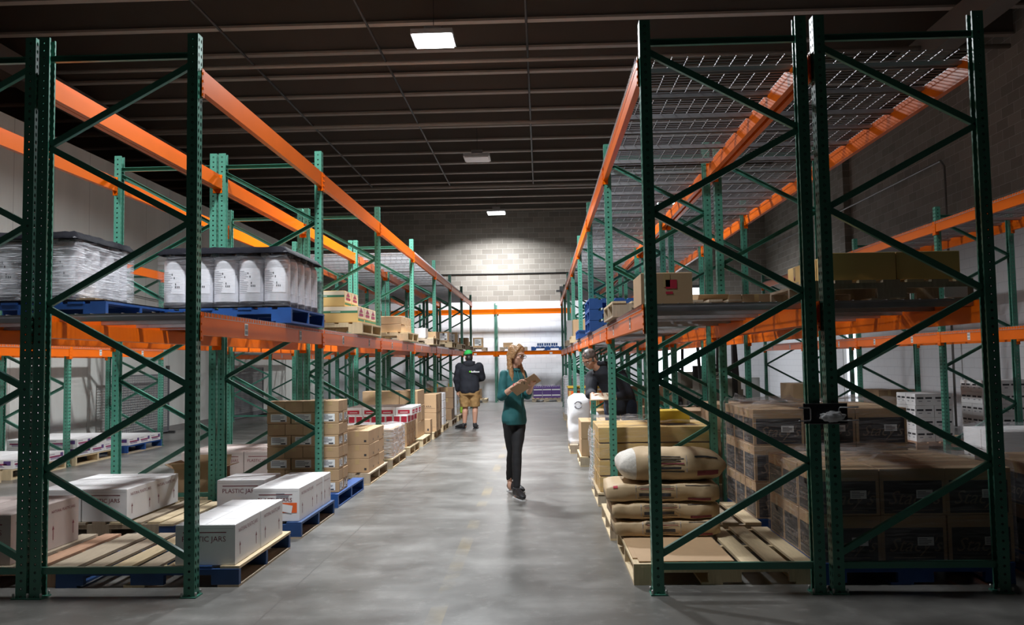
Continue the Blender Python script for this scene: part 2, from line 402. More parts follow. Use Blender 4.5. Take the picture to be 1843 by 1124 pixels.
pipe([(-3.9, YB-.03, 4.84), (1.1, YB-.03, 4.84)], .022, 'pipe_dark', 'dark conduit running level across the back block wall', 'conduit')
pipe([(8.38, 17.4, 0.02), (8.38, 17.4, 5.35), (8.38, 17.55, 5.5), (8.38, 24, 5.5), (8.38, 31, 5.5)], .025, 'pipe_grey', 'grey conduit bending down the right block wall', 'conduit')
pipe([(XL+.05, 14.0, 3.3), (XL+.05, 17.0, 3.0), (XL+.05, 21.0, 2.9)], .008, 'pipe_dark', 'thin dark cable sagging along the white panel wall', 'cable', 'cable')
b = MB(); b.box(.75, .95, YB-.25, YB-.02, 4.1, 4.3, 'pipe_dark'); b.box(.62, .78, YB-.3, YB-.2, 4.08, 4.16, 'pipe_dark')
tag(b.build('security_camera'), 'small dark camera box on the back wall above the right rack', 'camera')

def high_bay(x, y, z, w, lit, label):
    tilt = 24 if y < 7 else 0       # the two nearest fixtures are aimed down the aisles
    e = empty('high_bay_lamp', (x, y, z), label, 'lamp')
    b = MB(); b.box(-.33, .33, -.3, .3, .02, .1, 'lamp_body'); b.box(-.14, .14, -.12, .12, .1, .22, 'lamp_body'); b.build('housing', e)
    b = MB(); b.box(-.3, .3, -.27, .27, -.005, .02, 'lamp_lens' if lit else 'lamp_lens_off'); b.build('lens', e)
    b = MB(); b.tube([(0,0,.2),(0,0,1.34)], .006, 'pipe_dark', 6); b.build('suspension_cable', e)
    if lit:
        ld = bpy.data.lights.new('high_bay_light', 'AREA'); ld.shape = 'RECTANGLE'; ld.size = .6; ld.size_y = .54
        ld.energy = w; ld.color = (.93, .97, 1); ld.spread = math.radians(112 if tilt else 150)
        lo = bpy.data.objects.new('high_bay_light', ld); COL.objects.link(lo); lo.parent = e; lo.location = (0, 0, -.05); lo.rotation_euler = (math.radians(tilt), 0, 0)
for L in LAMPS: high_bay(*L)

# ------------------------------------------------------------------ pallet racks
def post_mesh(H):
    b = MB(); t = .003; w = .076; d = .07; L = .016
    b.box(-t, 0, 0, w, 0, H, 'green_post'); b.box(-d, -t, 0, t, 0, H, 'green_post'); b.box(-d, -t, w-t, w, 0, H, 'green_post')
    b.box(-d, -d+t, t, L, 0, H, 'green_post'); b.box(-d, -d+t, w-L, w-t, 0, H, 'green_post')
    return b.mesh('post')
def foot_mesh():
    b = MB(); b.box(-.09, .015, -.015, .095, 0, .008, 'green_brace')
    for x, y in ((-.08, -.005), (.005, .085), (-.08, .085), (.008, .002)): b.tube([(x,y,.008),(x,y,.035)], .008, 'bolt', 6)
    return b.mesh('foot_plate')
PM = {}; FOOT = foot_mesh()
def brace_obj(parent, a, b_, yo):
    """open C channel brace from a to b in an XZ plane, opening towards the camera or away from it"""
    mb = MB(); a = Vector(a); c = Vector(b_); d = (c-a).normalized(); u = Vector((0,1,0)); r = d.cross(u).normalized()
    w = .038; h = .03; t = .003; s = yo
    for (cu, cr, ww, hh) in ((s*(h/2), 0, t, w), (0, w/2, h, t), (0, -w/2, h, t)):
        p = u*cu+r*cr; mb.bar(a+p, c+p, hh, ww, 'green_brace', up=(0,1,0))
    for p in (a, c):
        q = p - d*.0
        mb.tube([q+Vector((0,-.03,0)), q+Vector((0,-.02,0))], .009, 'bolt', 6)
    return mb.build('brace', parent)
def beam_mesh(L, face, label_at=()):
    """beam along +y from 0 to L; outer face at x=0 pointing to +x*face; top at z=0"""
    b = MB(); s = face
    def bx(xa, xb, y0, y1, z0, z1, m): b.box(min(xa*s, xb*s), max(xa*s, xb*s), y0, y1, z0, z1, m)
    bx(-.042, 0, 0, L, -.15, -.04, 'orange'); bx(-.022, 0, 0, L, -.04, 0, 'orange')
    return b.mesh('beam')
def connector_mesh(face):
    b = MB(); s = face
    def bx(xa, xb, y0, y1, z0, z1, m): b.box(min(xa*s, xb*s), max(xa*s, xb*s), y0, y1, z0, z1, m)
    bx(-.045, .006, -.004, .0, -.19, .0, 'orange'); bx(.001, .006, -.042, 0, -.19, .0, 'orange')
    for z in (-.03, -.08, -.13, -.17): bx(.006, .010, -.03, -.016, z-.007, z+.007, 'orange')
    return b.mesh('connector')
def sticker_mesh(face):
    b = MB(); s = face
    b.box(min(0, .002*s), max(0, .002*s), -.035, .035, -.045, .045, 'sticker')
    random.seed(3)
    y = -.028
    while y < .026:
        w = random.choice((.003, .005, .007)); x = .0026*s
        for z0, z1 in ((.004, .036), (-.036, -.010)):
            b.add([(x,y,z0),(x,y+w,z0),(x,y+w,z1),(x,y,z1)], [(0,1,2,3) if s > 0 else (3,2,1,0)], 'ink')
        y += w+.005
    return b.mesh('barcode_label')
CONN = {1: connector_mesh(1), -1: connector_mesh(-1)}; STK = {1: sticker_mesh(1), -1: sticker_mesh(-1)}
def deck_mesh(x0, x1, L):
    """wire deck spanning x0..x1, y 0..L, wire tops at z=0"""
    b = MB(); r = .0045
    n = int(L/.055)
    for i in range(n+1):
        y = .01+(L-.02)*i/n; b.bar((x0-.012, y, -.004), (x1+.012, y, -.004), r, r, 'deck_wire')
        b.bar((x0-.012, y, -.004), (x0-.012, y, -.035), r, r, 'deck_wire'); b.bar((x1+.012, y, -.004), (x1+.012, y, -.035), r, r, 'deck_wire')
    m = 10
    for i in range(m+1):
        x = x0+.02+(x1-x0-.04)*i/m; b.bar((x, 0, -.001), (x, L, -.001), r, r, 'deck_wire')
    for x in (x0-.012, x1+.012): b.bar((x, 0, -.035), (x, L, -.035), r, r, 'deck_wire')
    for f in (.14, .5, .86):
        y = L*f; b.box(x0+.004, x1-.004, y-.028, y+.028, -.012, -.009, 'galvanised'); b.box(x0+.02, x1-.02, y-.028, y-.025, -.04, -.012, 'galvanised'); b.box(x0+.02, x1-.02, y+.025, y+.028, -.04, -.012, 'galvanised')
    return b.mesh('wire_deck')
def rack_row(label, x0, x1, ys, H, zu, zs, flip0, up_decks, low_decks, aisle, group='pallet racks', axis='y', T=None, stickers=True):
    """rack row along y; x0<x1 outer faces; aisle=+1 if the picked (aisle) side is x1, -1 if x0"""
    e = empty('pallet_rack', (x0 if T is None else 0, ys[0] if T is None else 0, 0), label, 'pallet rack', group)
    ex, ey = e.location.x, e.location.y
    if H not in PM: PM[H] = post_mesh(H)
    X0, X1 = x0-ex, x1-ex
    sc = H/3.658
    for i, y in enumerate(ys):
        Y = y-ey
        p = obj('post', PM[H], e, (X1, Y, 0)); obj('foot_plate', FOOT, p)
        p = obj('post', PM[H], e, (X0, Y+.076, 0), PI); obj('foot_plate', FOOT, p)
        side = flip0[i] if isinstance(flip0, (list, tuple)) else flip0
        xs = (X1-.05, X0+.05) if side > 0 else (X0+.05, X1-.05)
        zz = [3.46, 2.93, 2.41, 1.87, 1.34, .80, .24]
        yo = -1 if i == 0 else 1
        for k in range(6): brace_obj(e, (xs[k % 2], Y+.038, zz[k]*sc), (xs[(k+1) % 2], Y+.038, zz[k+1]*sc), yo)
        brace_obj(e, (X0+.03, Y+.038, 3.52*sc), (X1-.03, Y+.038, 3.52*sc), 1); brace_obj(e, (X0+.03, Y+.038, .17*sc), (X1-.03, Y+.038, .17*sc), -1)
    bm_ = {}
    for i in range(len(ys)-1):
        ya, yb = ys[i]+.076-ey, ys[i+1]-ey; L = yb-ya
        key = round(L, 3)
        for f, X in ((1, X1), (-1, X0)):
            if (key, f) not in bm_: bm_[(key, f)] = beam_mesh(L-.008, f)
            for z, up in ((zu, 1), (zs, 0)):
                o = obj('beam', bm_[(key, f)], e, (X+f*.008, ya+.004, z))
                obj('connector', CONN[f], o); c = obj('connector', CONN[f], o, (0, L-.008, 0)); c.scale = (1, -1, 1)
                if not up and f == aisle and stickers:
                    for q in (.27, .74): obj('barcode_label', STK[f], o, (f*.001, L*q, -.085))
        for z, dl in ((zu, up_decks), (zs, low_decks)):
            if i in dl:
                dm = deck_mesh(X0-(.008 if aisle < 0 or True else 0), X1+.008, L/2-.01)
                for h in (0, 1): obj('wire_deck', dm, e, (0, ya+.003+h*L/2, z+.004))
    if T is not None: e.matrix_world = T
    return e
P = 3.109; K = [5.3436+P*i for i in range(8)]
LX0, LX1 = -3.290, -2.2227
MX0, MX1 = -4.385, -3.312
RX0, RX1 = .6729, 1.740
NX0, NX1 = 1.785, 2.860
EX0, EX1 = 5.60, 6.67
rack_row('green and orange rack row lining the left side of the centre aisle', LX0, LX1, K, 3.658, 3.435, 1.82, [1]+[-1]*7, (3,4,5,6), range(7), 1)
rack_row('rack row back to back behind the left aisle row', MX0, MX1, K, 3.658, 3.435, 1.82, [1]+[-1]*7, (3,4,5,6), range(7), -1)
rack_row('green and orange rack row lining the right side of the centre aisle', RX0, RX1, K, 3.658, 3.435, 1.82, -1, range(7), range(7), -1)
rack_row('rack row back to back behind the right aisle row', NX0, NX1, K, 3.658, 3.435, 1.82, -1, range(7), range(7), 1)
rack_row('far right rack row along the dim block wall', EX0, EX1, [8.84+P*i-P*1 for i in range(6)], 3.56, 3.35, 1.79, -1, range(5), range(5), -1)
rack_row('low rack row standing against the white panel wall', -8.17, -7.1, [6.19+P*i for i in range(4)], 3.30, 3.25, 1.80, 1, (), range(3), 1)
rack_row('distant rack row against the panel wall beyond the mesh panels', -8.17, -7.1, [21.9+P*i for i in range(3)], 3.30, 3.25, 1.80, 1, (), range(2), 1)
# back row runs along x: build along y then rotate so its aisle side faces the camera
xs_back = [-7.2, -4.45, -1.69, 1.07]
T = Matrix.Translation((0, 30.6, 0)) @ Matrix.Rotation(PI/2, 4, 'Z') @ Matrix.Scale(-1, 4, (0, 1, 0)) if False else None
def back_rack():
    e = empty('pallet_rack', (xs_back[0], 30.6, 0), 'rack row facing the camera across the back wall', 'pallet rack', 'pallet racks')
    H = 3.62
    if H not in PM: PM[H] = post_mesh(H)
    for x in xs_back:
        X = x-xs_back[0]
        # web faces -y (camera): rotate local +x to -y
        p = obj('post', PM[H], e, (X, 0, 0), -PI/2); obj('foot_plate', FOOT, p)
        p = obj('post', PM[H], e, (X+.076, 1.06, 0), PI/2); obj('foot_plate', FOOT, p)
        zz = [3.40, 2.88, 2.37, 1.84, 1.32, .79, .24]
        for k in range(6):
            m = MB(); m.bar((X+.038, .05 if k % 2 else 1.0, zz[k]), (X+.038, 1.0 if k % 2 else .05, zz[k+1]), .035, .035, 'green_brace', up=(1,0,0)); m.build('brace', e)
    for i in range(len(xs_back)-1):
        xa, xb = xs_back[i]+.076-xs_back[0], xs_back[i+1]-xs_back[0]
        for z in (3.40, 1.86):
            for yy, s in ((-.008, -1), (1.068, 1)):
                m = MB(); m.box(xa, xb, min(yy, yy-s*.042), max(yy, yy-s*.042), z-.13, z-.04, 'orange'); m.box(xa, xb, min(yy, yy-s*.022), max(yy, yy-s*.022), z-.04, z, 'orange')
                o = m.build('beam', e)
                for q in (xa, xb):
                    m = MB(); m.box(q-.045, q+.045, yy+s*.001 if s > 0 else yy-.008, yy+.008 if s > 0 else yy-.001, z-.19, z, 'orange'); m.build('connector', o)
                if z < 2 and s < 0:
                    m = MB(); m.box(xb-.75, xb-.65, yy-.004, yy-.001, z-.12, z-.06, 'sticker'); m.build('barcode_label', o)
            if z < 2:
                m = MB(); n = 40
                for q in range(n+1):
                    x = xa+(xb-xa)*q/n; m.bar((x, -.02, z+.002), (x, 1.08, z+.002), .005, .005, 'deck_wire')
                for q in range(7): m.bar((xa, -.01+q*.18, z+.006), (xb, -.01+q*.18, z+.006), .005, .005, 'deck_wire')
                m.build('wire_deck', e)
back_rack()

# ------------------------------------------------------------------ pallets
_PL = {}
def pallet_parts(w, d, m1, m2, nb=7, seed=1):
    key = (w, d, m1, m2, nb, seed)
    if key in _PL: return _PL[key]
    random.seed(seed)
    # deck boards run along y, stringers along x (open ends face the aisle)
    t = MB(); bw = w/(nb+(nb-1)*.42); step = bw*1.42
    for i in range(nb):
        x = i*step; j = random.uniform(-.010, .010)
        t.box(x, x+bw, j, d+j, .118, .136+random.uniform(-.002, .002), random.choice(m1))
    q = MB()
    for i in (0, .42, 1):
        x = i*(w-bw*1.1); q.box(x, x+bw*1.1, 0, d, 0, .016, random.choice(m1))
    s = []
    for y in (0, d/2-.02, d-.04):
        z = MB(); z.box(0, w, y, y+.04, .080, .118, m2)
        for a, c in ((0, .15), (.41, .59), (.85, 1)): z.box(w*a, w*c, y, y+.04, .016, .080, m2)
        s.append(z.mesh('stringer'))
    _PL[key] = (t.mesh('top_deck'), s, q.mesh('bottom_deck')); return _PL[key]
STYLES = {'pale': (('pale_wood',), 'pale_wood'), 'grey': (('grey_wood', 'pale_wood'), 'grey_wood'), 'red': (('red_wood', 'grey_wood'), 'red_wood'),
          'blue': (('blue_paint', 'blue_paint', 'grey_wood'), 'blue_paint'), 'navy': (('grey_wood', 'pale_wood', 'blue_dark'), 'blue_dark'), 'bluefull': (('blue_paint',), 'blue_paint')}
def pallet(x0, y0, z0, label, style='grey', w=1.2, d=1.05, seed=1, front_x=None):
    a, s = STYLES[style]; t, ss, q = pallet_parts(w, d, a, s, seed=seed)
    e = empty('pallet', (x0, y0, z0), label, 'pallet', 'pallets')
    obj('top_deck', t, e); obj('bottom_deck', q, e)
    for m in ss: obj('stringer', m, e)
    return e

# ------------------------------------------------------------------ cartons
_CM = {}
def carton_mesh(w, d, h, style):
    key = (round(w,3), round(d,3), round(h,3), style)
    if key in _CM: return _CM[key]
    b = MB(); x0, x1, y0, y1 = -w/2, w/2, -d/2, d/2
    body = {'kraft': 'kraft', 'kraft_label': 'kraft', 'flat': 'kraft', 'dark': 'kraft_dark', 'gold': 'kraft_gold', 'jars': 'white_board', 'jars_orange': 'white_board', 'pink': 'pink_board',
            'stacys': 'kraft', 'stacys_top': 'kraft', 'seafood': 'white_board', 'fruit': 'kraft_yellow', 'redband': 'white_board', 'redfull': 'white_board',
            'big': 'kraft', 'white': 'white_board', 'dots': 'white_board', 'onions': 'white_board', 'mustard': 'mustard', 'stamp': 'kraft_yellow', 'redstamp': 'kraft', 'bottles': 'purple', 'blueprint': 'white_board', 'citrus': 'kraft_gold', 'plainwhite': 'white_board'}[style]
    c = .004   # chamfered body
    vs = []
    for z, k in ((0, c), (c, 0), (h-c, 0), (h, c)):
        for sx, sy in ((x0, y0), (x1, y0), (x1, y1), (x0, y1)):
            ox = k if sx < 0 else -k; oy = k if sy < 0 else -k; vs.append((sx+ox, sy+oy, z))
    fs = [(3,2,1,0), (12,13,14,15)]
    for r in range(3):
        for k in range(4): fs.append((r*4+k, r*4+(k+1) % 4, (r+1)*4+(k+1) % 4, (r+1)*4+k))
    b.add(vs, fs, body)
    e = .0012
    def q(face, a0, a1, z0, z1, m, k=1):
        o = e*k
        if face == '-y': v = [(a0,y0-o,z0),(a1,y0-o,z0),(a1,y0-o,z1),(a0,y0-o,z1)]
        elif face == '+x': v = [(x1+o,a0,z0),(x1+o,a1,z0),(x1+o,a1,z1),(x1+o,a0,z1)]
        elif face == '-x': v = [(x0-o,a1,z0),(x0-o,a0,z0),(x0-o,a0,z1),(x0-o,a1,z1)]
        elif face == 'top': v = [(a0,z0,h+o),(a1,z0,h+o),(a1,z1,h+o),(a0,z1,h+o)]
        b.add(v, [(0,1,2,3)], m)
    # closing seam and tape
    longx = w >= d
    seam = 'ink' if body != 'white_board' else 'grey_ink'
    if style not in ('redband', 'redfull', 'seafood', 'bottles', 'blueprint'):
        if longx: q('top', x0+.01, x1-.01, -.0015, .0015, seam)
        else: q('top', -.0015, .0015, y0+.01, y1-.01, seam)
    if body.startswith('kraft'):
        if longx:
            q('top', x0+.005, x1-.005, -.025, .025, 'tape', .7); q('+x', -.025, .025, h*.6, h-.004, 'tape'); q('-x', -.025, .025, h*.6, h-.004, 'tape')
        else:
            q('top', -.025, .025, y0+.005, y1-.005, 'tape', .7); q('-y', -.025, .025, h*.6, h-.004, 'tape')
    def lines(face, a0, a1, z0, z1, n, m, k=2, seed=1):
        random.seed(seed)
        for i in range(n):
            z = z1-(z1-z0)*(i+.5)/n; t = (z1-z0)/n*.28; L = (a1-a0)*random.uniform(.55, 1); q(face, a0, a0+L, z-t, z+t, m, k)
    if style == 'kraft_label':
        for f, L in (('-y', w), ('+x', d)):
            q(f, -L*.34, L*.34, h*.18, h*.86, 'sticker', 1); lines(f, -L*.30, L*.28, h*.34, h*.80, 4, 'grey_ink'); q(f, L*.08, L*.28, h*.22, h*.33, 'ink', 2)
    if style == 'kraft':
        for f, L in (('-y', w), ('+x', d), ('-x', d)): q(f, L*.30, L*.40, h*.18, h*.34, 'ink', 1)
    if style in ('jars', 'jars_orange', 'pink'):
        m = 'red_ink'
        q('-y', x0+.05, x1-.06, h*.795, h*.82, m); q('-y', x0+.01, x1-.01, h*.90, h*.905, 'grey_ink')
        put_text(b, 'PLASTIC JARS', w*.125, m, (-.01, y0-e, h*.64))
        for f, xx in (('+x', x1+e), ('-x', x0-e)):
            put_text(b, 'NATURAL PLASTIC JARS', d*.07, m, (xx, 0, h*.80), f)
            for a in (-.32, .32):
                q(f, d*a-.004, d*a+.004, h*.2, h*.42, m); z = h*.42
                o = x1+e if f == '+x' else x0-e
                tri = [(o, d*a-.014, z), (o, d*a+.014, z), (o, d*a, z+.03)]
                b.add(tri, [(0,1,2) if f == '+x' else (2,1,0)], m)
        if style == 'jars_orange':
            q('-y', -.09, x1-.02, h*.26, h*.56, 'orange_sticker', 1.5)
            a = -.18; ca, sa = math.cos(a), math.sin(a); cx, cz = .06, h*.41
            v = [(cx+(i*ca-j*sa), y0-e*3, cz+(i*sa+j*ca)) for i, j in ((-.07,-.032),(.08,-.032),(.08,.032),(-.07,.032))]
            b.add(v, [(0,1,2,3)], 'sticker'); lines('-y', 0, .12, h*.70, h*.86, 3, 'grey_ink')
        for s_ in (-.25, .25): q('top', w*s_-.06, w*s_+.06, -.04, -.035, 'grey_ink')
    if style == 'stacys':
        for f, L, pos in (('-y', w, (0, y0-e*2, h*.36)), ('-x', d, (x0-e*2, 0, h*.36)), ('+x', d, (x1+e*2, 0, h*.36))):
            q(f, -L/2+.022, L/2-.022, .012, h*.74, 'black_board', 1)
            put_text(b, "Stacy's", L*.30, 'script_ink', pos, f, shear=.45)
            q(f, -L*.32, L*.32, h*.10, h*.115, 'script_ink', 2)
        q('-y', w*.05, w*.30, h*.36, h*.54, 'sticker', 3); lines('-y', w*.07, w*.28, h*.38, h*.52, 4, 'grey_ink', 4)
    if style == 'seafood':
        for f, L in (('-y', w), ('+x', d), ('-x', d)):
            q(f, -L*.44, -L*.1, h*.72, h*.80, 'grey_ink'); lines(f, -L*.36, L*.30, h*.18, h*.55, 4, 'purple', 1, 5)
            q(f, -L*.42, L*.34, h*.42, h*.58, 'magenta', 1); q(f, L*.26, L*.44, h*.40, h*.84, 'purple', 1)
    if style == 'fruit':
        q('-y', x0+.004, x1-.004, h*.72, h-.006, 'cream_board', .8)
        q('-y', x0+.004, x1-.004, h*.58, h*.72, 'brand_green', 1); lines('-y', -w*.1, w*.25, h*.62, h*.68, 1, 'sticker')
        q('-y', -w*.42, -w*.22, h*.06, h*.16, 'magenta', 1)
        q('+x', y0+.004, y1-.004, h*.30, h-.006, 'cream_board', .8); q('+x', y0+.01, y1-.01, h*.10, h*.24, 'brand_green', 1)
        z = h*.66; o = x1+e*2; b.add([(o, -d*.3, z), (o, d*.3, z), (o, 0, h*.93)], [(0,1,2)], 'magenta')
        q('+x', -d*.32, d*.32, h*.42, h*.58, 'magenta', 2)
    if style == 'redband':
        for f, L in (('-y', w), ('+x', d)): q(f, -L*.36, L*.36, h*.22, h*.68, 'crimson', 1); q(f, -L*.24, L*.24, h*.36, h*.44, 'sticker', 2)
    if style == 'redfull':
        for f, L in (('-y', w), ('+x', d)): q(f, -L*.40, L*.40, .012, h*.9, 'crimson', 1)
    if style == 'big':
        put_text(b, '500 ARA', h*.16, 'ink', (w*.05, y0-e, h*.34)); put_text(b, '500', h*.16, 'ink', (x1+e, 0, h*.34), '+x')
        q('-y', x0+.02, x1-.02, h*.24, h*.25, 'ink'); q('+x', y0+.02, y1-.02, h*.24, h*.25, 'ink')
    if style == 'dots':
        for f, L in (('-y', w), ('+x', d)):
            q(f, -L*.05, L*.25, h*.28, h*.68, 'sun_yellow', 1)
    if style == 'onions':
        random.seed(11)
        for f, L in (('-y', w), ('-x', d)):
            for i in range(2):
                a = -L*.42+i*L*.46; q(f, a, a+L*.36, h*.55, h*.70, 'ink', 1); q(f, a+L*.1, a+L*.28, h*.32, h*.40, 'grey_ink', 1)
    if style == 'stamp':
        for f, L in (('-x', d),): b.tube([(x0-.0015, 0, h*.52), (x0-.0005, 0, h*.52)], h*.10, 'red_ink', 12); lines(f, -L*.3, L*.1, h*.15, h*.35, 3, 'grey_ink', 1)
    if style == 'redstamp':
        q('-y', -w*.02, w*.20, h*.55, h*.80, 'crimson', 1); q('-y', -w*.02, w*.12, h*.40, h*.47, 'crimson', 1)
    if style == 'bottles':
        q('-y', x0+.01, x1-.01, h*.42, h*.62, 'white_board', 1)
        for i in range(5): b.tube([(x0+w*(i+.5)/5, y0+.03, h), (x0+w*(i+.5)/5, y0+.03, h+.05)], .02, 'purple', 6)
    if style == 'blueprint':
        for i in range(3): q('-y', x0+w*(.08+.31*i), x0+w*(.30+.31*i), h*.2, h*.8, 'blue_dark', 1)
    if style == 'citrus':
        for f, L in (('-y', w), ('-x', d)): q(f, -L*.35, L*.35, h*.30, h*.72, 'orange_sticker', 1); q(f, -L/2+.01, L/2-.01, h*.78, h*.95, 'white_board', 1)
    _CM[key] = b.mesh('carton'); return _CM[key]
ORD = ['', 'second', 'third', 'fourth', 'fifth', 'sixth', 'seventh', 'eighth', 'ninth']
def tier(i, n):
    if n == 1: return None
    return 'bottom tier' if i == 0 else 'top tier' if i == n-1 else ORD[i]+' tier'
def colw(i, n):
    if n == 1: return None
    if n == 2: return ('left', 'right')[i]
    return 'leftmost' if i == 0 else 'rightmost' if i == n-1 else ORD[i]+' from left' if i < n-1 else ''
def roww(i, n):
    if n == 1: return None
    if n == 2: return ('front row', 'rear row')[i]
    return 'front row' if i == 0 else 'rear row' if i == n-1 else ORD[i]+' row'
def one_carton(cx, cy, z, w, d, h, style, label, group=None, rz=0, name='carton'):
    o = obj(name, carton_mesh(w, d, h, style), None, (cx, cy, z), rz); return tag(o, label, 'box', group)
def stack(x0, y0, z0, w, d, h, nx, ny, nz, style, desc, where, side=1, group=None, skip=None, alt=None, jit=.006, allv=False, vg=.002):
    """grid of cartons, only the ones that can be seen are built; side=+1 open side at +x, -1 at -x"""
    random.seed(int(abs(x0*100)+y0*10))
    for k in range(nz):
        st = style; W_, NX = w, nx
        if alt and k % 2 == alt[2]: st, NX = alt[0], alt[1]; W_ = w*nx/NX
        for i in range(NX):
            for j in range(ny):
                edge = (i == NX-1) if side > 0 else (i == 0)
                if not (allv or j == 0 or edge or k == nz-1): continue
                if skip and skip(i, j, k): continue
                t = [desc, tier(k, nz), colw(i, NX), roww(j, ny), where]
                lab = ', '.join(a for a in t if a)
                one_carton(x0+W_*(i+.5)+random.uniform(-jit, jit)*.5, y0+d*(j+.5), z0+h*k+.001, W_-.006, d-.006, h-vg, st, lab,
                           group or (desc+'s in the '+where), rz=random.uniform(-1, 1)*jit*.8)
_W = 0
def wrap(x0, x1, y0, y1, z0, z1, mat_, label, tb=.03, seed=0, lump=.02):
    """stretch film: thin closed skin hugging a load, crumpled on top"""
    nx, ny, nz = 14, 14, 12; bm = bmesh.new()
    cx, cy = (x0+x1)/2, (y0+y1)/2
    def disp(p, s=1):
        n = noise.noise_vector(Vector((p[0]*5+seed, p[1]*5, p[2]*5)))
        return Vector((p[0]+n.x*.006, p[1]+n.y*.006, p[2]+abs(n.z)*lump*s))
    per = []
    for i in range(nx): per.append((x0+(x1-x0)*i/nx, y0))
    for i in range(ny): per.append((x1, y0+(y1-y0)*i/ny))
    for i in range(nx): per.append((x1-(x1-x0)*i/nx, y1))
    for i in range(ny): per.append((x0, y1-(y1-y0)*i/ny))
    rows = []
    for k in range(nz+1):
        z = z0+(z1-z0)*k/nz
        rows.append([bm.verts.new(disp((x, y, z), 0)+Vector(((x-cx)*.0, 0, 0))) for x, y in per])
    L = len(per)
    for k in range(nz):
        for i in range(L): bm.faces.new((rows[k][i], rows[k][(i+1) % L], rows[k+1][(i+1) % L], rows[k+1][i]))
    # top: shrink rings
    prev = rows[-1]
    for s, dz in ((.96, .008), (.8, .010), (.5, .012), (.2, .014)):
        cur = []
        for x, y in per:
            px, py = cx+(x-cx)*s, cy+(y-cy)*s
            cur.append(bm.verts.new(disp((px, py, z1+dz), 1.6)))
        for i in range(L): bm.faces.new((prev[i], prev[(i+1) % L], cur[(i+1) % L], cur[i]))
        prev = cur
    bm.faces.new(prev)
    me = bpy.data.meshes.new('stretch_wrap'); bm.to_mesh(me); bm.free()
    for p in me.polygons: p.use_smooth = True
    me.materials.append(MATS[mat_])
    o = obj('stretch_wrap', me); tag(o, label, 'plastic wrap'); return o

PT = .137   # pallet top
# ---- left aisle row, on the floor
pallet(-3.27, 5.60, 0, 'dark blue pallet with bare boards behind the nearest left frame', 'navy', 1.24, 1.15, 2)
stack(-2.47, 5.62, PT, .41, .52, .27, 1, 2, 1, 'jars', 'white jar carton', 'on dark blue pallet by nearest left post')
pallet(-3.27, 7.12, 0, 'blue pallet carrying the white carton with an orange sticker', 'navy', 1.22, 1.15, 3)
one_carton(-2.28, 7.42, PT, .40, .50, .28, 'jars_orange', 'white carton with a bright orange sticker on its front')
stack(-2.48, 7.68, PT, .40, .28, .28, 1, 2, 1, 'jars', 'white jar carton', 'behind the orange stickered one')
one_carton(-2.78, 7.95, PT, .44, .48, .28, 'jars', 'white jar carton left of the orange stickered one')
pallet(-3.32, 8.62, 0, 'blue pallet under the tall kraft carton stack', 'blue', 1.22, 1.25, 4)
stack(-2.88, 8.75, PT, .19, .20, .119, 4, 2, 8, 'flat', 'kraft carton', 'tall stack past second left post', alt=('kraft_label', 3, 0), group='kraft cartons in the tall left stack')
pallet(-3.30, 10.22, 0, 'weathered pallet under the three tier kraft carton pile', 'grey', 1.2, 1.2, 5)
stack(-3.0, 10.30, PT, .29, .34, .17, 3, 3, 3, 'kraft', 'brown carton', 'three tier pile past tall stack', skip=lambda i, j, k: k == 2 and j == 0 and False)
pallet(-3.30, 11.76, 0, 'dark pallet under the shrink wrapped white block', 'grey', 1.2, 1.2, 6)
stack(-2.9, 11.85, PT, .39, .5, .2, 2, 2, 2, 'kraft', 'wrapped brown carton', 'white film block on left')
wrap(-2.92, -2.10, 11.83, 12.87, PT+.001, PT+.42, 'wrap_white', 'white stretch film around the low block on the left floor', seed=3)
pallet(-3.30, 13.35, 0, 'pale pallet under the crimson and white cartons', 'pale', 1.2, 1.05, 7)
stack(-3.15, 13.4, PT, .33, .33, .19, 3, 3, 2, 'kraft', 'brown carton', 'under crimson cartons on left')
stack(-3.1, 13.4, PT+.38, .12, .33, .12, 8, 3, 1, 'redfull', 'small crimson carton', 'low row in left rack')
stack(-3.15, 13.42, PT+.50, .27, .33, .13, 4, 3, 1, 'redband', 'white carton with crimson badge', 'on left floor')
pallet(-3.30, 14.82, 0, 'pale pallet jutting out past the wrapped white block', 'pale', 1.2, 1.05, 8)
stack(-3.2, 14.95, PT, .33, .45, .28, 3, 2, 3, 'flat', 'wide brown carton', 'dark block beyond crimson cartons')
pallet(-3.30, 16.2, 0, 'pallet under the tall kraft cartons marked 500', 'pale', 1.22, 1.1, 9)
stack(-2.95, 16.35, PT, .45, .45, .36, 2, 2, 2, 'big', 'tall kraft carton marked 500', 'on left')
one_carton(-2.27, 16.1, PT, .3, .26, .26, 'kraft', 'small kraft carton standing before the cartons marked 500')
pallet(-3.30, 17.9, 0, 'yellowish pallet under the white film wrapped rolls', 'pale', 1.2, 1.05, 10)
for i in range(3):
    for j in range(2):
        for k in range(4):
            if not (i == 2 or j == 0): continue
            b = MB(); r = .14; h = .17
            b.lathe(0, 0, [(.001, 0), (r-.01, 0), (r, .01), (r, h-.01), (r-.012, h), (.001, h)], 'white_plastic', 16)
            o = b.build('wrapped_roll', None, (-2.24-.29*(2-i), 18.1+.3*j, PT+k*.172)); tag(o, 'white plastic roll, %s, %s, %s, left row beyond 500 cartons' % (tier(k, 4), colw(i, 3), roww(j, 2)), 'roll', 'white wrapped rolls in the left row')
pallet(-3.28, 19.5, 0, 'pallet under the small brown cartons beyond the white rolls', 'grey', 1.2, 1.05, 11)
stack(-2.7, 19.6, PT, .3, .35, .25, 2, 2, 3, 'dark', 'brown carton', 'stack beyond the white rolls', skip=lambda i, j, k: i == 1 and j == 0 and k > 0)
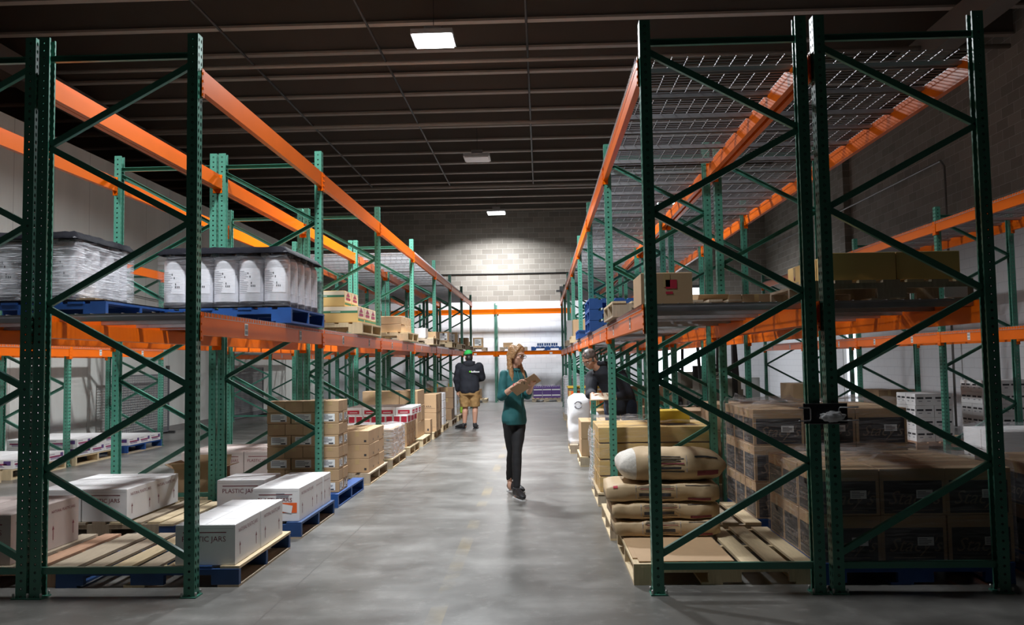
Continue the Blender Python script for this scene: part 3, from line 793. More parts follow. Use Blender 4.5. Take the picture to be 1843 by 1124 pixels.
pallet(-3.28, 21.1, 0, 'pallet under the white cartons with yellow dots', 'pale', 1.2, 1.05, 12)
stack(-2.9, 21.2, PT, .38, .42, .22, 2, 2, 4, 'dots', 'white carton with yellow dot', 'by man in green cap')
pallet(-3.28, 22.8, 0, 'pallet under the lime green load near the man', 'grey', 1.2, 1.05, 13)
stack(-2.7, 22.9, PT, .3, .4, .3, 2, 2, 2, 'plainwhite', 'pale carton', 'beyond the yellow dot cartons')
b = MB(); b.box(-.16, .16, -.2, .2, 0, .32, 'lime'); tag(b.build('tote_bin', None, (-2.2, 22.6, PT)), 'lime green tote just left of the man in shorts', 'bin')

# ---- second left row (behind), on the floor
pallet(-4.45, 5.62, 0, 'reddish worn pallet at the lower left corner', 'red', 1.24, 1.1, 14)
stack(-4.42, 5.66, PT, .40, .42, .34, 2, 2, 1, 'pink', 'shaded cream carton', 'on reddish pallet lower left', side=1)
pallet(-4.38, 7.2, 0, 'weathered pallet with a blue edge under the long white cartons', 'grey', 1.08, 1.15, 15)
stack(-4.40, 7.22, PT, .40, .52, .28, 2, 2, 1, 'jars', 'white jar carton', 'long block left of centre frame')
pallet(-3.3-.98, 8.62, 0, 'pallet behind the open brown box in the second left row', 'pale', 1.1, 1.1, 16)
def open_box(x, y, z, w, d, h, label, rz=0, m='kraft'):
    e = empty('open_box', (x, y, z), label, 'box', rz=rz)
    b = MB(); t = .006
    b.box(-w/2, w/2, -d/2, d/2, 0, t, m)
    b.box(-w/2, w/2, -d/2, -d/2+t, t, h, m); b.box(-w/2, w/2, d/2-t, d/2, t, h, m)
    b.box(-w/2, -w/2+t, -d/2+t, d/2-t, t, h, m); b.box(w/2-t, w/2, -d/2+t, d/2-t, t, h, m); b.build('body', e)
    for a, c, dx, dy, dz in (((-w/2, -d/2), (w/2, -d/2), 0, -.09, .07), ((-w/2, d/2), (w/2, d/2), 0, .05, .1), ((-w/2, -d/2), (-w/2, d/2), -.1, 0, .05), ((w/2, -d/2), (w/2, d/2), .1, 0, .02)):
        f = MB(); v = [(a[0], a[1], h), (c[0], c[1], h), (c[0]+dx, c[1]+dy, h+dz), (a[0]+dx, a[1]+dy, h+dz)]
        f.add(v+[(p[0], p[1], p[2]+.005) for p in v], [(0,1,2,3),(7,6,5,4),(0,4,5,1),(1,5,6,2),(2,6,7,3),(3,7,4,0)], m); f.build('flap', e)
    return e
open_box(-3.62, 8.9, PT, .44, .4, .26, 'open brown box with raised flap behind the nearest left frame')
pallet(-4.42, 10.0, 0, 'dark blue pallet beneath dim white cartons behind the left frames', 'navy', 1.2, 1.15, 17)
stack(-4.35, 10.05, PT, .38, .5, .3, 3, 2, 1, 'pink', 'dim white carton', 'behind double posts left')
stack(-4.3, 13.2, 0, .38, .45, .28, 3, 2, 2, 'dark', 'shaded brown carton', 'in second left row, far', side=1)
pallet(-4.4, 16.3, 0, 'empty pallet far back in the second left row', 'pale', 1.2, 1.05, 18)

# ---- white cartons along the panel wall, row W
for n, (y, st, nzz) in enumerate(((6.5, 'pale', 1), (9.5, 'pale', 1), (11.0, 'pale', 1), (12.55, 'pale', 2), (14.14, 'blue', 1))):
    wh = ['nearest the camera', 'second along', 'third along', 'fourth along', 'farthest along'][n]
    pallet(-8.2, y, 0, '%s pallet of white seafood cartons by the panel wall, %s' % ('blue' if st == 'blue' else 'pale', wh), st, 1.15, 1.3, 20+n)
    stack(-8.15, y+.04, PT, .55, .40, .13, 2, 3, nzz, 'seafood', 'flat white carton', 'panel wall pallet %s' % wh)
# wire mesh panels leaning / standing near the wall
def mesh_panel(x, y0, y1, h, label, z0=.05):
    b = MB()
    n = int((y1-y0)/.05)
    for i in range(n+1): b.bar((x, y0+(y1-y0)*i/n, z0), (x, y0+(y1-y0)*i/n, z0+h), .008, .008, 'mesh_grey')
    for i in range(int(h/.05)+1): b.bar((x, y0, z0+i*.05), (x, y1, z0+i*.05), .008, .008, 'mesh_grey')
    e = empty('mesh_panel', (0, 0, 0), label, 'mesh panel'); b.build('wire_grid', e)
    b = MB()
    for a, c in (((x, y0, z0), (x, y0, z0+h+.02)), ((x, y1, z0), (x, y1, z0+h+.02)), ((x, y0, z0+h), (x, y1, z0+h)), ((x, y0, z0), (x, y1, z0))): b.bar(a, c, .03, .03, 'mesh_grey')
    for y in (y0, y1): b.box(x-.15, x+.15, y-.03, y+.03, 0, z0, 'pipe_dark')
    b.build('frame', e)
mesh_panel(-8.35, 15.9, 18.6, 1.25, 'grey wire mesh guard panel standing before the white wall')
mesh_panel(-8.35, 22.2, 25.0, 1.35, 'second grey wire mesh guard panel farther along the white wall')
b = MB(); b.box(XL, XL+.04, 19.0, 19.12, 1.35, 1.5, 'pipe_dark'); tag(b.build('wall_switch'), 'small dark switch box on the white panel wall', 'switch')

# ---- right aisle row, on the floor
pallet(.58, 5.58, 0, 'broken pale pallet under the sacks at the right foreground', 'pale', 1.18, 1.2, 30)
b = MB(); b.box(0, .62, 0, 1.0, 0, .006, 'kraft'); b.box(-.03, .0, .1, .8, -.03, .005, 'kraft'); tag(b.build('cardboard_sheet', None, (.62, 5.62, PT+.002)), 'flat cardboard sheet lying on the pale pallet below the sacks', 'cardboard')
pallet(.54, 6.95, 0, 'worn grey pallet poking into the aisle behind the sacks', 'grey', 1.22, 1.0, 31)
pallet(.55, 8.56, 0, 'pallet under the golden brown carton block on the right', 'grey', 1.2, 1.1, 32)
def sack(cx, cy, z, L, wd, h, label, seed, white=False, rz=0):
    """printed paper sack lying along x"""
    e = empty('flour_sack', (cx, cy, z), label, 'sack', rz=rz)
    bm = bmesh.new(); nu, nv = 40, 30; rows = []; EXP = 6 if white else 24
    for i in range(nu+1):
        u = -1+2*i/nu; f = (1-abs(u)**EXP)**.5 if abs(u) < 1 else 0; f = max(f, .30 if white else .74)
        row = []
        for j in range(nv):
            a = 2*PI*j/nv; ca, sa = math.cos(a), math.sin(a)
            y = math.copysign(abs(ca)**(.62 if white else .33), ca)*wd/2*(.78+.22*f); zz = math.copysign(abs(sa)**(.72 if white else .36), sa)*h/2*f
            x = u*L/2
            nn = noise.noise(Vector((x*7+seed, y*7, zz*9)))*.016+noise.noise(Vector((x*22+seed, y*20, zz*20)))*.006
            row.append(bm.verts.new((x, y+nn*ca, max(-h/2, zz+nn*sa)+h/2)))
        rows.append(row)
    for i in range(nu):
        for j in range(nv): bm.faces.new((rows[i][j], rows[i+1][j], rows[i+1][(j+1) % nv], rows[i][(j+1) % nv]))
    bm.faces.new(rows[0][::-1]); bm.faces.new(rows[-1])
    bmesh.ops.recalc_face_normals(bm, faces=bm.faces)
    me = bpy.data.meshes.new('bag'); bm.to_mesh(me); bm.free()
    me.materials.append(MATS['sack_paper']); me.materials.append(MATS['sack_white'])
    for p in me.polygons:
        p.use_smooth = True
        if white and p.center.x < -L*.36: p.material_index = 1
    obj('bag', me, e)
    # printed panel on the front, conforming to the bulge
    b = MB()
    def patch(x0, x1, a0, a1, m):
        nuu = 10; vs = []; fs = []
        for i in range(nuu+1):
            x = x0+(x1-x0)*i/nuu; u = x/(L/2); f = max((1-abs(u)**EXP)**.5, .3 if white else .74)
            for a in (a0, (a0+a1)/2, a1):
                ca, sa = math.cos(a), math.sin(a)
                y = math.copysign(abs(ca)**(.62 if white else .33), ca)*wd/2*(.78+.22*f); zz = math.copysign(abs(sa)**(.72 if white else .36), sa)*h/2*f
                nn = noise.noise(Vector((x*7+seed, y*7, zz*9)))*.016+noise.noise(Vector((x*22+seed, y*20, zz*20)))*.006+.003
                vs.append((x, y+nn*ca, zz+nn*sa+h/2))
        for i in range(nuu):
            for q in range(2): fs.append((i*3+q, i*3+q+1, (i+1)*3+q+1, (i+1)*3+q))
        b.add(vs, fs, m)
    # angles: -y is a=pi
    for k in range(6): patch(-L*(.22-.01*(k % 3)), L*(.10-.03*(k % 2)), PI+.20-k*.14, PI+.14-k*.14, 'red_ink' if k == 2 else 'black_board')
    patch(-L*.24, -L*.235, PI+.2, PI-.6, 'grey_ink'); patch(L*.12, L*.125, PI+.2, PI-.6, 'grey_ink')
    patch(L*.22, L*.42, PI+.45, PI+.15, 'red_ink'); patch(L*.2, L*.42, PI-.45, PI-.56, 'black_board')
    if seed == 3: patch(-L*.44, -L*.40, PI-.2, PI-.6, 'crimson')
    b.build('printed_panel', e)
z = PT+.008
sack(.92, 6.58, z, .78, .46, .125, 'brown paper sack at the bottom of the sack pile', 2); z += .125
sack(.91, 6.60, z, .80, .46, .125, 'brown paper sack second from the bottom of the pile', 4, rz=.03); z += .125
sack(.90, 6.62, z, .84, .46, .14, 'brown paper sack directly beneath the bulging top sack', 3, rz=-.02); z += .138
sack(.98, 6.64, z, .80, .46, .245, 'bulging top sack with a dusty white end', 5, True, rz=.02)
stack(.57, 8.60, PT, .58, .5, .165, 2, 2, 4, 'gold', 'golden brown carton', 'wrapped block behind the sacks', side=-1, vg=.014)
for k in range(3):  # added dark fillers stand in for the shaded gaps between tiers
    b = MB(); b.box(.60, 1.70, 8.64, 9.56, PT+.165*(k+1)-.0125, PT+.165*(k+1), 'kraft_dark'); tag(b.build('tier_gap_filler'), 'dark filler for the shaded gap between golden carton tiers, %s of three' % ('lowest', 'middle', 'upper')[k], 'sheet')
stack(1.22, 8.84, PT+.665, .32, .34, .13, 1, 1, 1, 'mustard', 'mustard yellow carton on top', 'wrapped block behind the sacks', side=-1, group='mustard carton')
wrap(.545, 1.745-.0, 8.58, 9.62, PT+.001, PT+.68, 'wrap_clear', 'clear stretch film around the golden brown carton block', seed=8, lump=.05)
b = MB(); random.seed(9)
vs = []; 
for i in range(9):
    for j in range(15):
        y = 8.62+j*.07; z = .14+i*.075; vs.append((.535+noise.noise(Vector((y*4, z*4, 1)))*.035-.02*(1-i/8.), y, z))
fs = [(i*15+j, i*15+j+1, (i+1)*15+j+1, (i+1)*15+j) for i in range(8) for j in range(14)]
b.add(vs, fs, 'wrap_white', True); tag(b.build('stretch_film'), 'loose crumpled white film hanging on the aisle side of golden cartons', 'plastic wrap')
pallet(.52, 11.75, 0, 'pallet beside the loose white film on the right', 'grey', 1.1, 1.0, 33)
stack(.54, 11.8, PT, .3, .42, .24, 2, 2, 2, 'flat', 'kraft carton', 'behind the stooping man', side=-1)
pallet(.44, 13.4, 0, 'pallet under the tall white bag on the right', 'grey', 1.2, 1.05, 34)
def tall_bag(x, y, z, w, d, h, label, seed, logo=True):
    e = empty('bulk_bag', (x, y, z), label, 'bag')
    bm = bmesh.new(); n = 28; rows = []
    for i in range(15):
        t = i/14; zz = h*t; f = 1 if t < .85 else math.sqrt(max(.05, 1-((t-.85)/.16)**2))
        row = []
        for j in range(n):
            a = 2*PI*j/n; ca, sa = math.cos(a), math.sin(a)
            px = math.copysign(abs(ca)**.5, ca)*w/2*f; py = math.copysign(abs(sa)**.5, sa)*d/2*f
            q = noise.noise(Vector((px*6+seed, py*6, zz*6)))*.03
            row.append(bm.verts.new((px+q*ca, py+q*sa, zz)))
        rows.append(row)
    for i in range(14):
        for j in range(n): bm.faces.new((rows[i][j], rows[i][(j+1) % n], rows[i+1][(j+1) % n], rows[i+1][j]))
    bm.faces.new(rows[0][::-1]); bm.faces.new(rows[-1])
    me = bpy.data.meshes.new('bag'); bm.to_mesh(me); bm.free(); me.materials.append(MATS['white_plastic'])
    for p in me.polygons: p.use_smooth = True
    obj('bag', me, e)
    if logo:
        b = MB(); c = (-.02, -d/2-.035, h*.78)
        for a0 in (0, 1):
            pts = [(c[0]+.055*math.cos(a0*PI+.25+q*.26), c[1], c[2]+.055*math.sin(a0*PI+.25+q*.26)) for q in range(11)]
            b.tube(pts, .013, 'grey_ink', 6)
        b.build('round_emblem', e)
tall_bag(.60, 13.75, PT, .36, .40, .80, 'tall white bag with a round emblem on the right aisle edge', 1)
tall_bag(.70, 14.25, PT, .5, .5, .5, 'crumpled white bag behind the tall emblem bag', 2, False)
pallet(.55, 14.9, 0, 'pallet under kraft cartons past the emblem bag', 'grey', 1.2, 1.05, 35)
stack(.6, 14.95, PT, .36, .4, .22, 3, 2, 2, 'flat', 'kraft carton', 'right row past the emblem bag', side=-1)
pallet(.55, 17.9, 0, 'pallet under the cartons with orange squares', 'pale', 1.2, 1.05, 36)
stack(.58, 17.95, PT, .36, .36, .3, 3, 2, 1, 'flat', 'plain kraft carton', 'below the orange square cartons', side=-1)
stack(.58, 17.95, PT+.31, .30, .36, .22, 3, 2, 2, 'citrus', 'carton with orange square', 'right row, far', side=-1)
b = MB(); b.box(0, .95, 0, .75, 0, .03, 'mustard'); tag(b.build('yellow_sheet', None, (.56, 17.9, PT+.755)), 'pale yellow sheet lying over the orange square cartons', 'sheet')
pallet(.55, 21.0, 0, 'far pallet wrapped in white film on the right', 'grey', 1.2, 1.05, 37)
stack(.58, 21.05, PT, .38, .5, .3, 3, 2, 3, 'plainwhite', 'pale wrapped carton', 'right row, farthest', side=-1)
wrap(.56, 1.74, 21.03, 22.07, PT+.001, PT+.92, 'wrap_white', 'white film around the farthest pale block on the right', seed=12, lump=.06)

# ---- second right row (dark cartons with script)
def script_block(y0, nx, ny, nz, x0, pal, palst, where, wr, seed):
    pallet(x0-.0, y0, 0, pal, palst, 1.25, 1.1, seed)
    stack(x0, y0+.01, PT, .42, .36, .30, nx, ny, nz, 'stacys', 'dark carton with script lettering', where, side=-1)
    wrap(x0-.012, x0+.42*nx+.012, y0-.002, y0+.36*ny+.03, PT+.001, PT+.3*nz+.01, 'wrap_shiny', wr, seed=seed, lump=.09)
script_block(5.55, 3, 3, 2, 1.752, 'blue pallet under the nearest dark script cartons', 'bluefull', 'nearest block', 'clear film over the nearest dark script carton block', 40)
script_block(7.08, 3, 3, 3, 1.756, 'blue pallet under the taller dark script cartons', 'bluefull', 'taller block', 'clear film over the taller dark script carton block', 41)
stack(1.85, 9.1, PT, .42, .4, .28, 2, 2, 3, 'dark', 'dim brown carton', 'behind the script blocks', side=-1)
pallet(1.83, 9.05, 0, 'pallet behind the dark script carton blocks', 'grey', 1.1, 1.0, 42)
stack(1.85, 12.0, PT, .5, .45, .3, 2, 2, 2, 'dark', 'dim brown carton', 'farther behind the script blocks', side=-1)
pallet(1.83, 11.95, 0, 'pallet farther behind the dark script blocks', 'grey', 1.1, 1.0, 43)
for q, (yy, zz) in enumerate(((15.2, 2), (18.2, 3))):
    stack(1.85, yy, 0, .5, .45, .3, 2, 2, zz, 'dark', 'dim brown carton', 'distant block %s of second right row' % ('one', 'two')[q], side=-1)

# ---- right-hand aisle edge and far right row
pallet(3.22, 5.7, 0, 'blue pallet at the extreme right edge of the picture', 'bluefull', 1.2, 1.1, 44)
stack(3.22, 5.72, PT, .4, .36, .3, 3, 2, 2, 'stacys', 'dark script carton', 'pallet at extreme right edge', side=-1)
wrap(3.2, 4.44, 5.70, 6.47, PT+.001, PT+.62, 'wrap_clear', 'clear film over the dark cartons at the extreme right edge', seed=50)
ef = 5.55
pallet(ef, 10.5, 0, 'pallet under the white wrapped cartons in the far right row', 'navy', 1.2, 1.05, 45)
stack(ef+.05, 10.55, PT, .37, .45, .38, 3, 2, 1, 'plainwhite', 'plain white carton', 'wrapped on far right floor', side=-1)
wrap(ef+.03, ef+1.18, 10.53, 11.47, PT+.001, PT+.40, 'wrap_clear', 'clear film over the plain white cartons on the far right', seed=51, lump=.05)
pallet(ef+.2, 13.2, 0, 'red edged pallet under the printed white carton tower', 'red', 1.2, 1.05, 46)
stack(ef+.22, 13.25, PT, .29, .34, .185, 2, 2, 4, 'onions', 'white carton with dark print', 'tower in far right row', side=-1)
pallet(ef+1.3, 14.0-.7, 0, 'pallet under the pale printed carton wall at the far right', 'grey', 1.2, 1.05, 47)
stack(ef+1.3, 13.35, PT, .29, .34, .185, 5, 2, 5, 'onions', 'dim white carton with print', 'wall behind tower', side=-1)
pallet(ef+.4, 15.3, 0, 'pale pallet under brown cartons in the far right row', 'pale', 1.2, 1.05, 48)
stack(ef+.5, 15.35, PT, .38, .42, .24, 2, 2, 3, 'dark', 'brown carton', 'far right row beside tower', side=-1)
stack(ef-.1, 18.45, PT, .45, .5, .38, 2, 2, 2, 'flat', 'large kraft carton', 'far right row, middle', side=-1)
pallet(ef-.1, 18.4, 0, 'pallet under the large kraft cartons of the far right row', 'grey', 1.2, 1.05, 49)
stack(ef-.3, 21.6, PT, .3, .4, .28, 1, 2, 3, 'plainwhite', 'narrow white carton', 'beside the large kraft cartons', side=-1)
pallet(ef-.3, 21.55, 0, 'pallet under the narrow white cartons', 'grey', 1.2, 1.05, 50)

# ---- forklift parked near the dock opening
def forklift(x, y, rz):
    e = empty('forklift', (x, y, 0), 'beige and black forklift parked beyond the right racks', 'forklift', rz=rz)
    b = MB(); b.box(-.55, .55, -.8, .8, .25, .75, 'forklift_beige'); b.box(-.55, .55, .5, 1.0, .3, 1.15, 'forklift_beige'); b.box(-.5, .5, -.8, -.3, .75, 1.0, 'forklift_beige'); b.build('chassis', e)
    for sx in (-.55, .55):
        for yy in (-.55, .65):
            w = MB(); w.tube([(sx-.1, yy, .3), (sx+.1, yy, .3)], .3, 'pipe_dark', 20); w.tube([(sx-.11, yy, .3), (sx+.11, yy, .3)], .13, 'pipe_grey', 12); w.build('wheel', e)
    b = MB()
    for sx in (-.45, .45):
        b.bar((sx, -.75, .9), (sx, -.55, 2.15), .06, .06, 'pipe_dark'); b.bar((sx, .7, 1.1), (sx, .6, 2.15), .06, .06, 'pipe_dark')
        b.bar((sx, -.6, 2.15), (sx, .65, 2.15), .06, .06, 'pipe_dark')
    for q in range(7): b.bar((-.45, -.5+q*.17, 2.15), (.45, -.5+q*.17, 2.15), .03, .03, 'pipe_dark')
    b.build('overhead_guard', e)
    b = MB()
    for sx in (-.3, .3): b.bar((sx, -.95, .1), (sx, -.95, 2.3), .09, .12, 'pipe_dark')
    for zz in (.4, 1.2, 2.2): b.bar((-.3, -.95, zz), (.3, -.95, zz), .05, .08, 'pipe_dark')
    b.build('mast', e)
    for sx in (-.25, .25):
        f = MB(); f.box(sx-.05, sx+.05, -2.0, -1.0, .06, .1, 'pipe_dark'); f.box(sx-.05, sx+.05, -1.05, -1.0, .06, .6, 'pipe_dark'); f.build('fork', e)
    b = MB(); b.box(-.25, .25, 0, .45, .78, .9, 'pipe_dark'); b.box(-.25, .25, .4, .5, .85, 1.3, 'pipe_dark'); b.build('seat', e)
    b = MB(); b.tube([(.17*math.cos(a*PI/6), -.3+.08*math.sin(a*PI/6), 1.2+.15*math.sin(a*PI/6)) for a in range(13)], .015, 'pipe_dark', 6); b.build('steering_wheel', e)
forklift(4.05, 20.5, .12)

# ---- back row contents
def fl(x, y, label, n, style='grey'): pallet(x, y, 0 if y < 30 else 0, label, style, 1.15, 1.0, n)
pallet(-.35, 30.62, 0, 'pallet under purple bottle cases at the back wall', 'grey', 1.05, 1.0, 60)
stack(-.3, 30.66, PT, .33, .4, .2, 3, 1, 2, 'bottles', 'purple bottle case', 'floor at back wall')
pallet(-3.1, 30.62, 0, 'pallet with one brown carton on the floor at the back', 'grey', 1.1, 1.0, 61)
one_carton(-2.45, 30.95, PT, .5, .4, .36, 'dark', 'brown carton on the back floor pallet beside the man in shorts')
Z2 = 1.875
pallet(-.35, 30.62, Z2, 'blue pallet on the shelf at the back wall', 'bluefull', 1.2, 1.0, 62)
stack(-.15, 30.7, Z2+PT, .26, .36, .15, 3, 1, 1, 'blueprint', 'small blue printed carton', 'blue pallet at back wall')
pallet(-3.1, 30.62, Z2, 'thin wooden pallet on the back wall shelf above the green cap', 'grey', 1.1, 1.0, 63)
one_carton(-2.3, 30.9, Z2+PT, .37, .3, .36, 'kraft_label', 'kraft carton with white label on the back wall shelf')
one_carton(-2.75, 30.9, Z2+PT, .36, .3, .22, 'kraft', 'low kraft carton left of the labelled one on the back shelf')
pallet(-1.5, 30.62, Z2, 'wooden pallet on the back shelf behind the woman', 'grey', 1.0, 1.0, 64)
one_carton(-1.2, 30.9, Z2+PT, .35, .3, .16, 'cream' if False else 'kraft', 'flat kraft carton on the back shelf behind the woman')

# ------------------------------------------------------------------ shelf level loads
ZS = 1.832
_KM = {}
def keg(x, y, z, label, group, lab=0):
    e = empty('drum', (x, y, z), label, 'drum', group)
    if 'm' not in _KM:
        b = MB(); r = .1115
        b.lathe(0, 0, [(.001, .0), (r-.01, .0), (r, .02), (r, .035), (r, .385), (r*.96, .415), (r*.82, .442), (r*.62, .455), (.001, .455)], 'steel_can', 24); _KM['m'] = b.mesh('can_body')
        b = MB(); b.lathe(0, 0, [(.001, -.001), (r+.004, -.001), (r+.006, .03), (r+.001, .045)], 'black_plastic', 24); _KM['b'] = b.mesh('base_ring')
        b = MB(); b.lathe(0, 0, [(r*.60, .445), (r*.66, .47), (r*.66, .495), (.001, .497)], 'black_plastic', 20); _KM['t'] = b.mesh('cap')
        b = MB(); n = 16; R = r+.0012
        vs = []; fs = []
        for i in range(n+1):
            a = -PI/2-.95+1.9*i/n
            vs += [(R*math.cos(a), R*math.sin(a), .12), (R*math.cos(a), R*math.sin(a), .335)]
        b.add(vs, [(2*i, 2*i+2, 2*i+3, 2*i+1) for i in range(n)], 'can_label', True)
        random.seed(5); R += .0012
        for k in range(12):
            z0 = .13+k*.016; a0 = -PI/2-.85; a1 = a0+random.uniform(.5, .9)
            vv = [(R*math.cos(a0+(a1-a0)*q/4), R*math.sin(a0+(a1-a0)*q/4), zz) for q in range(5) for zz in (z0, z0+.005)]
            b.add(vv, [(2*q, 2*q+2, 2*q+3, 2*q+1) for q in range(4)], 'grey_ink', True)
        for a0, z0 in ((-1.35, .17), (-1.22, .17), (-1.35, .195), (-1.1, .17), (-1.6, .28), (-1.45, .25)):
            vv = [(R*math.cos(a0+.07*q), R*math.sin(a0+.07*q), zz) for q in range(2) for zz in (z0, z0+.018)]
            b.add(vv, [(0, 2, 3, 1)], 'ink')
        _KM['l'] = b.mesh('printed_label')
    for k, n in (('m', 'can_body'), ('b', 'base_ring'), ('t', 'cap'), ('l', 'printed_label')): obj(n, _KM[k], e)
def keg_block(x0, y0, z0, nx, ny, pit, where, group, wr, wrm, sheet, seed):
    for i in range(nx):
        for j in range(ny):
            if not (j == 0 or i == nx-1): continue
            keg(x0+pit*(i+.5), y0+pit*(j+.5), z0+.003, ', '.join(['silver drum with black base', colw(i, nx), roww(j, ny), where]), group)
    wrap(x0-.012, x0+pit*nx+.012, y0-.012, y0+pit*ny+.012, z0+.001, z0+.478, wrm, wr, seed=seed, lump=.004)
    bm = bmesh.new(); n = 26; g = []
    for i in range(n+1):
        r_ = []
        for j in range(n+1):
            u, v = i/n, j/n; x = x0-.02+(pit*nx+.04)*u; y = y0-.02+(pit*ny+.04)*v
            ed = min(u, 1-u, v, 1-v); dr = -.055*(1-min(1, ed*26)) + noise.noise(Vector((x*9, y*9, seed)))*.014*min(1, ed*12)+noise.noise(Vector((x*30, y*30, seed)))*.006
            r_.append(bm.verts.new((x, y, z0+.520+dr)))
        g.append(r_)
    for i in range(n):
        for j in range(n): bm.faces.new((g[i][j], g[i+1][j], g[i+1][j+1], g[i][j+1]))
    ext = bmesh.ops.extrude_face_region(bm, geom=bm.faces[:])
    for v in ext['geom']:
        if isinstance(v, bmesh.types.BMVert): v.co.z += .006
    bmesh.ops.recalc_face_normals(bm, faces=bm.faces)
    me = bpy.data.meshes.new('cover_sheet'); bm.to_mesh(me); bm.free(); me.materials.append(MATS['black_film'])
    for p in me.polygons: p.use_smooth = True
    tag(obj('cover_sheet', me), sheet, 'sheet')
pallet(-3.32, 7.2, ZS, 'blue pallet on the left shelf under the silver drums', 'bluefull', 1.16, 1.12, 70)
keg_block(-3.33, 7.22, ZS+PT+.01, 5, 5, .224, 'left aisle shelf', 'silver drums on the left aisle shelf', 'clear film around the silver drums on the left shelf', 'wrap_clear', 'black sheet covering the tops of the left shelf drums', 5)
pallet(-4.42, 6.2, ZS, 'blue pallet on the shelf at the upper left', 'bluefull', 1.15, 1.12, 71)
b = MB(); b.box(0, 1.12, 0, 1.1, 0, .012, 'black_film'); b.box(.62, 1.02, .05, .3, .012, .03, 'kraft'); tag(b.build('slip_sheet', None, (-4.41, 6.22, ZS+PT)), 'black slip sheet with torn cardboard under the far left drums', 'sheet')
keg_block(-4.42, 6.22, ZS+PT+.014, 4, 4, .224, 'far left shelf', 'silver drums on the far left shelf', 'cloudy white film around the far left drums', 'wrap_white', 'black sheet covering the tops of the far left drums', 9)
pallet(-3.28, 10.02, ZS, 'pale pallet on the left shelf under the yellow fruit cartons', 'pale', 1.14, 1.2, 72)
stack(-3.32, 10.06, ZS+PT, .56, .37, .20, 2, 3, 1, 'fruit', 'yellow carton with green stripe, lower', 'left shelf')
stack(-3.48, 10.06, ZS+PT+.20, .56, .37, .19, 2, 2, 1, 'fruit', 'yellow carton with green stripe, upper', 'left shelf')
pallet(-3.28, 13.35, ZS, 'pallet on the left shelf under the low kraft cartons', 'pale', 1.16, 1.15, 73)
stack(-2.95, 13.4, ZS+PT, .36, .34, .13, 2, 3, 2, 'flat', 'low kraft carton', 'left shelf after yellow cartons')
pallet(-3.28, 16.55, ZS, 'pallet on the left shelf under the white box', 'grey', 1.16, 1.1, 74)
one_carton(-2.48, 16.9, ZS+PT, .36, .4, .2, 'plainwhite', 'single bright white box on the left shelf')
one_carton(-2.25, 17.35, ZS+PT, .2, .3, .14, 'kraft', 'small kraft carton behind the white box on the left shelf')
pallet(-3.28, 20.05, ZS, 'pale yellow pallet on the left shelf past the white box', 'pale', 1.16, 1.1, 75)
stack(-2.75, 20.2, ZS+PT, .27, .3, .25, 2, 2, 1, 'kraft_label', 'labelled kraft carton', 'left shelf past white box')
pallet(-3.28, 22.5, ZS, 'far pallet on the left shelf under the wide kraft carton', 'grey', 1.16, 1.1, 76)
one_carton(-2.5, 22.9, ZS+PT, .5, .4, .32, 'kraft_label', 'wide kraft carton far along the left shelf')
pallet(-3.28, 25.2, ZS, 'farthest pallet on the left shelf', 'grey', 1.16, 1.1, 77)
one_carton(-2.45, 25.6, ZS+PT, .5, .4, .25, 'dark', 'dark carton at the far end of the left shelf')
# right shelf
one_carton(.80+.12, 6.35, ZS, .37, .5, .26, 'redstamp', 'kraft carton with red stamp on the nearest right shelf')
def stood_pallets():
    pallet(.62, 7.2, ZS, 'wooden pallet lying on the right shelf beyond the red stamped carton', 'grey', 1.1, 1.0, 80)
    for q in range(3): pallet(.62+.0*q, 10.6, ZS+.14*q, 'blue pallet on the right shelf, %s of three stacked' % ('lowest', 'middle', 'topmost')[q], 'bluefull', 1.1, 1.05, 81)
    pallet(.62, 13.8, ZS, 'blue pallet alone farther along the right shelf', 'bluefull', 1.1, 1.05, 82)
    pallet(.62, 17.0, ZS, 'pale pallet on the right shelf under a kraft carton', 'pale', 1.1, 1.05, 83)
    one_carton(.88, 17.4, ZS+PT, .42, .45, .34, 'flat', 'kraft carton far along the right shelf')
    pallet(.62, 20.6, ZS, 'farthest pallet on the right shelf', 'grey', 1.1, 1.05, 84)
    one_carton(.86, 21.0, ZS+PT, .4, .4, .5, 'plainwhite', 'tall pale carton at the far end of the right shelf')
stood_pallets()
open_box(1.52, 7.6, ZS, .26, .25, .12, 'small torn kraft box on the right shelf near the double posts')
# second right shelf
pallet(1.80, 5.62, ZS, 'dark wooden pallet on the shelf at the upper right', 'grey', 1.06, 1.0, 85)
stack(1.98-.02, 5.66, ZS+PT, .42, .34, .19, 2, 3, 1, 'stamp', 'yellowish carton with round stamp', 'upper right shelf', side=-1)
b = MB(); b.box(0, .15, -.002, 0, 0, .07, 'sticker'); tag(b.build('paper_note', None, (2.66, 5.60, ZS+.01)), 'blank white paper stuck to the upper right pallet', 'paper')
pallet(1.85, 9.2, ZS, 'dim pallet on the second right shelf with brown cartons', 'grey', 1.0, 1.0, 86)
stack(1.9, 9.3, ZS+PT, .32, .35, .2, 2, 2, 1, 'dark', 'dim brown carton', 'second right shelf', side=-1)

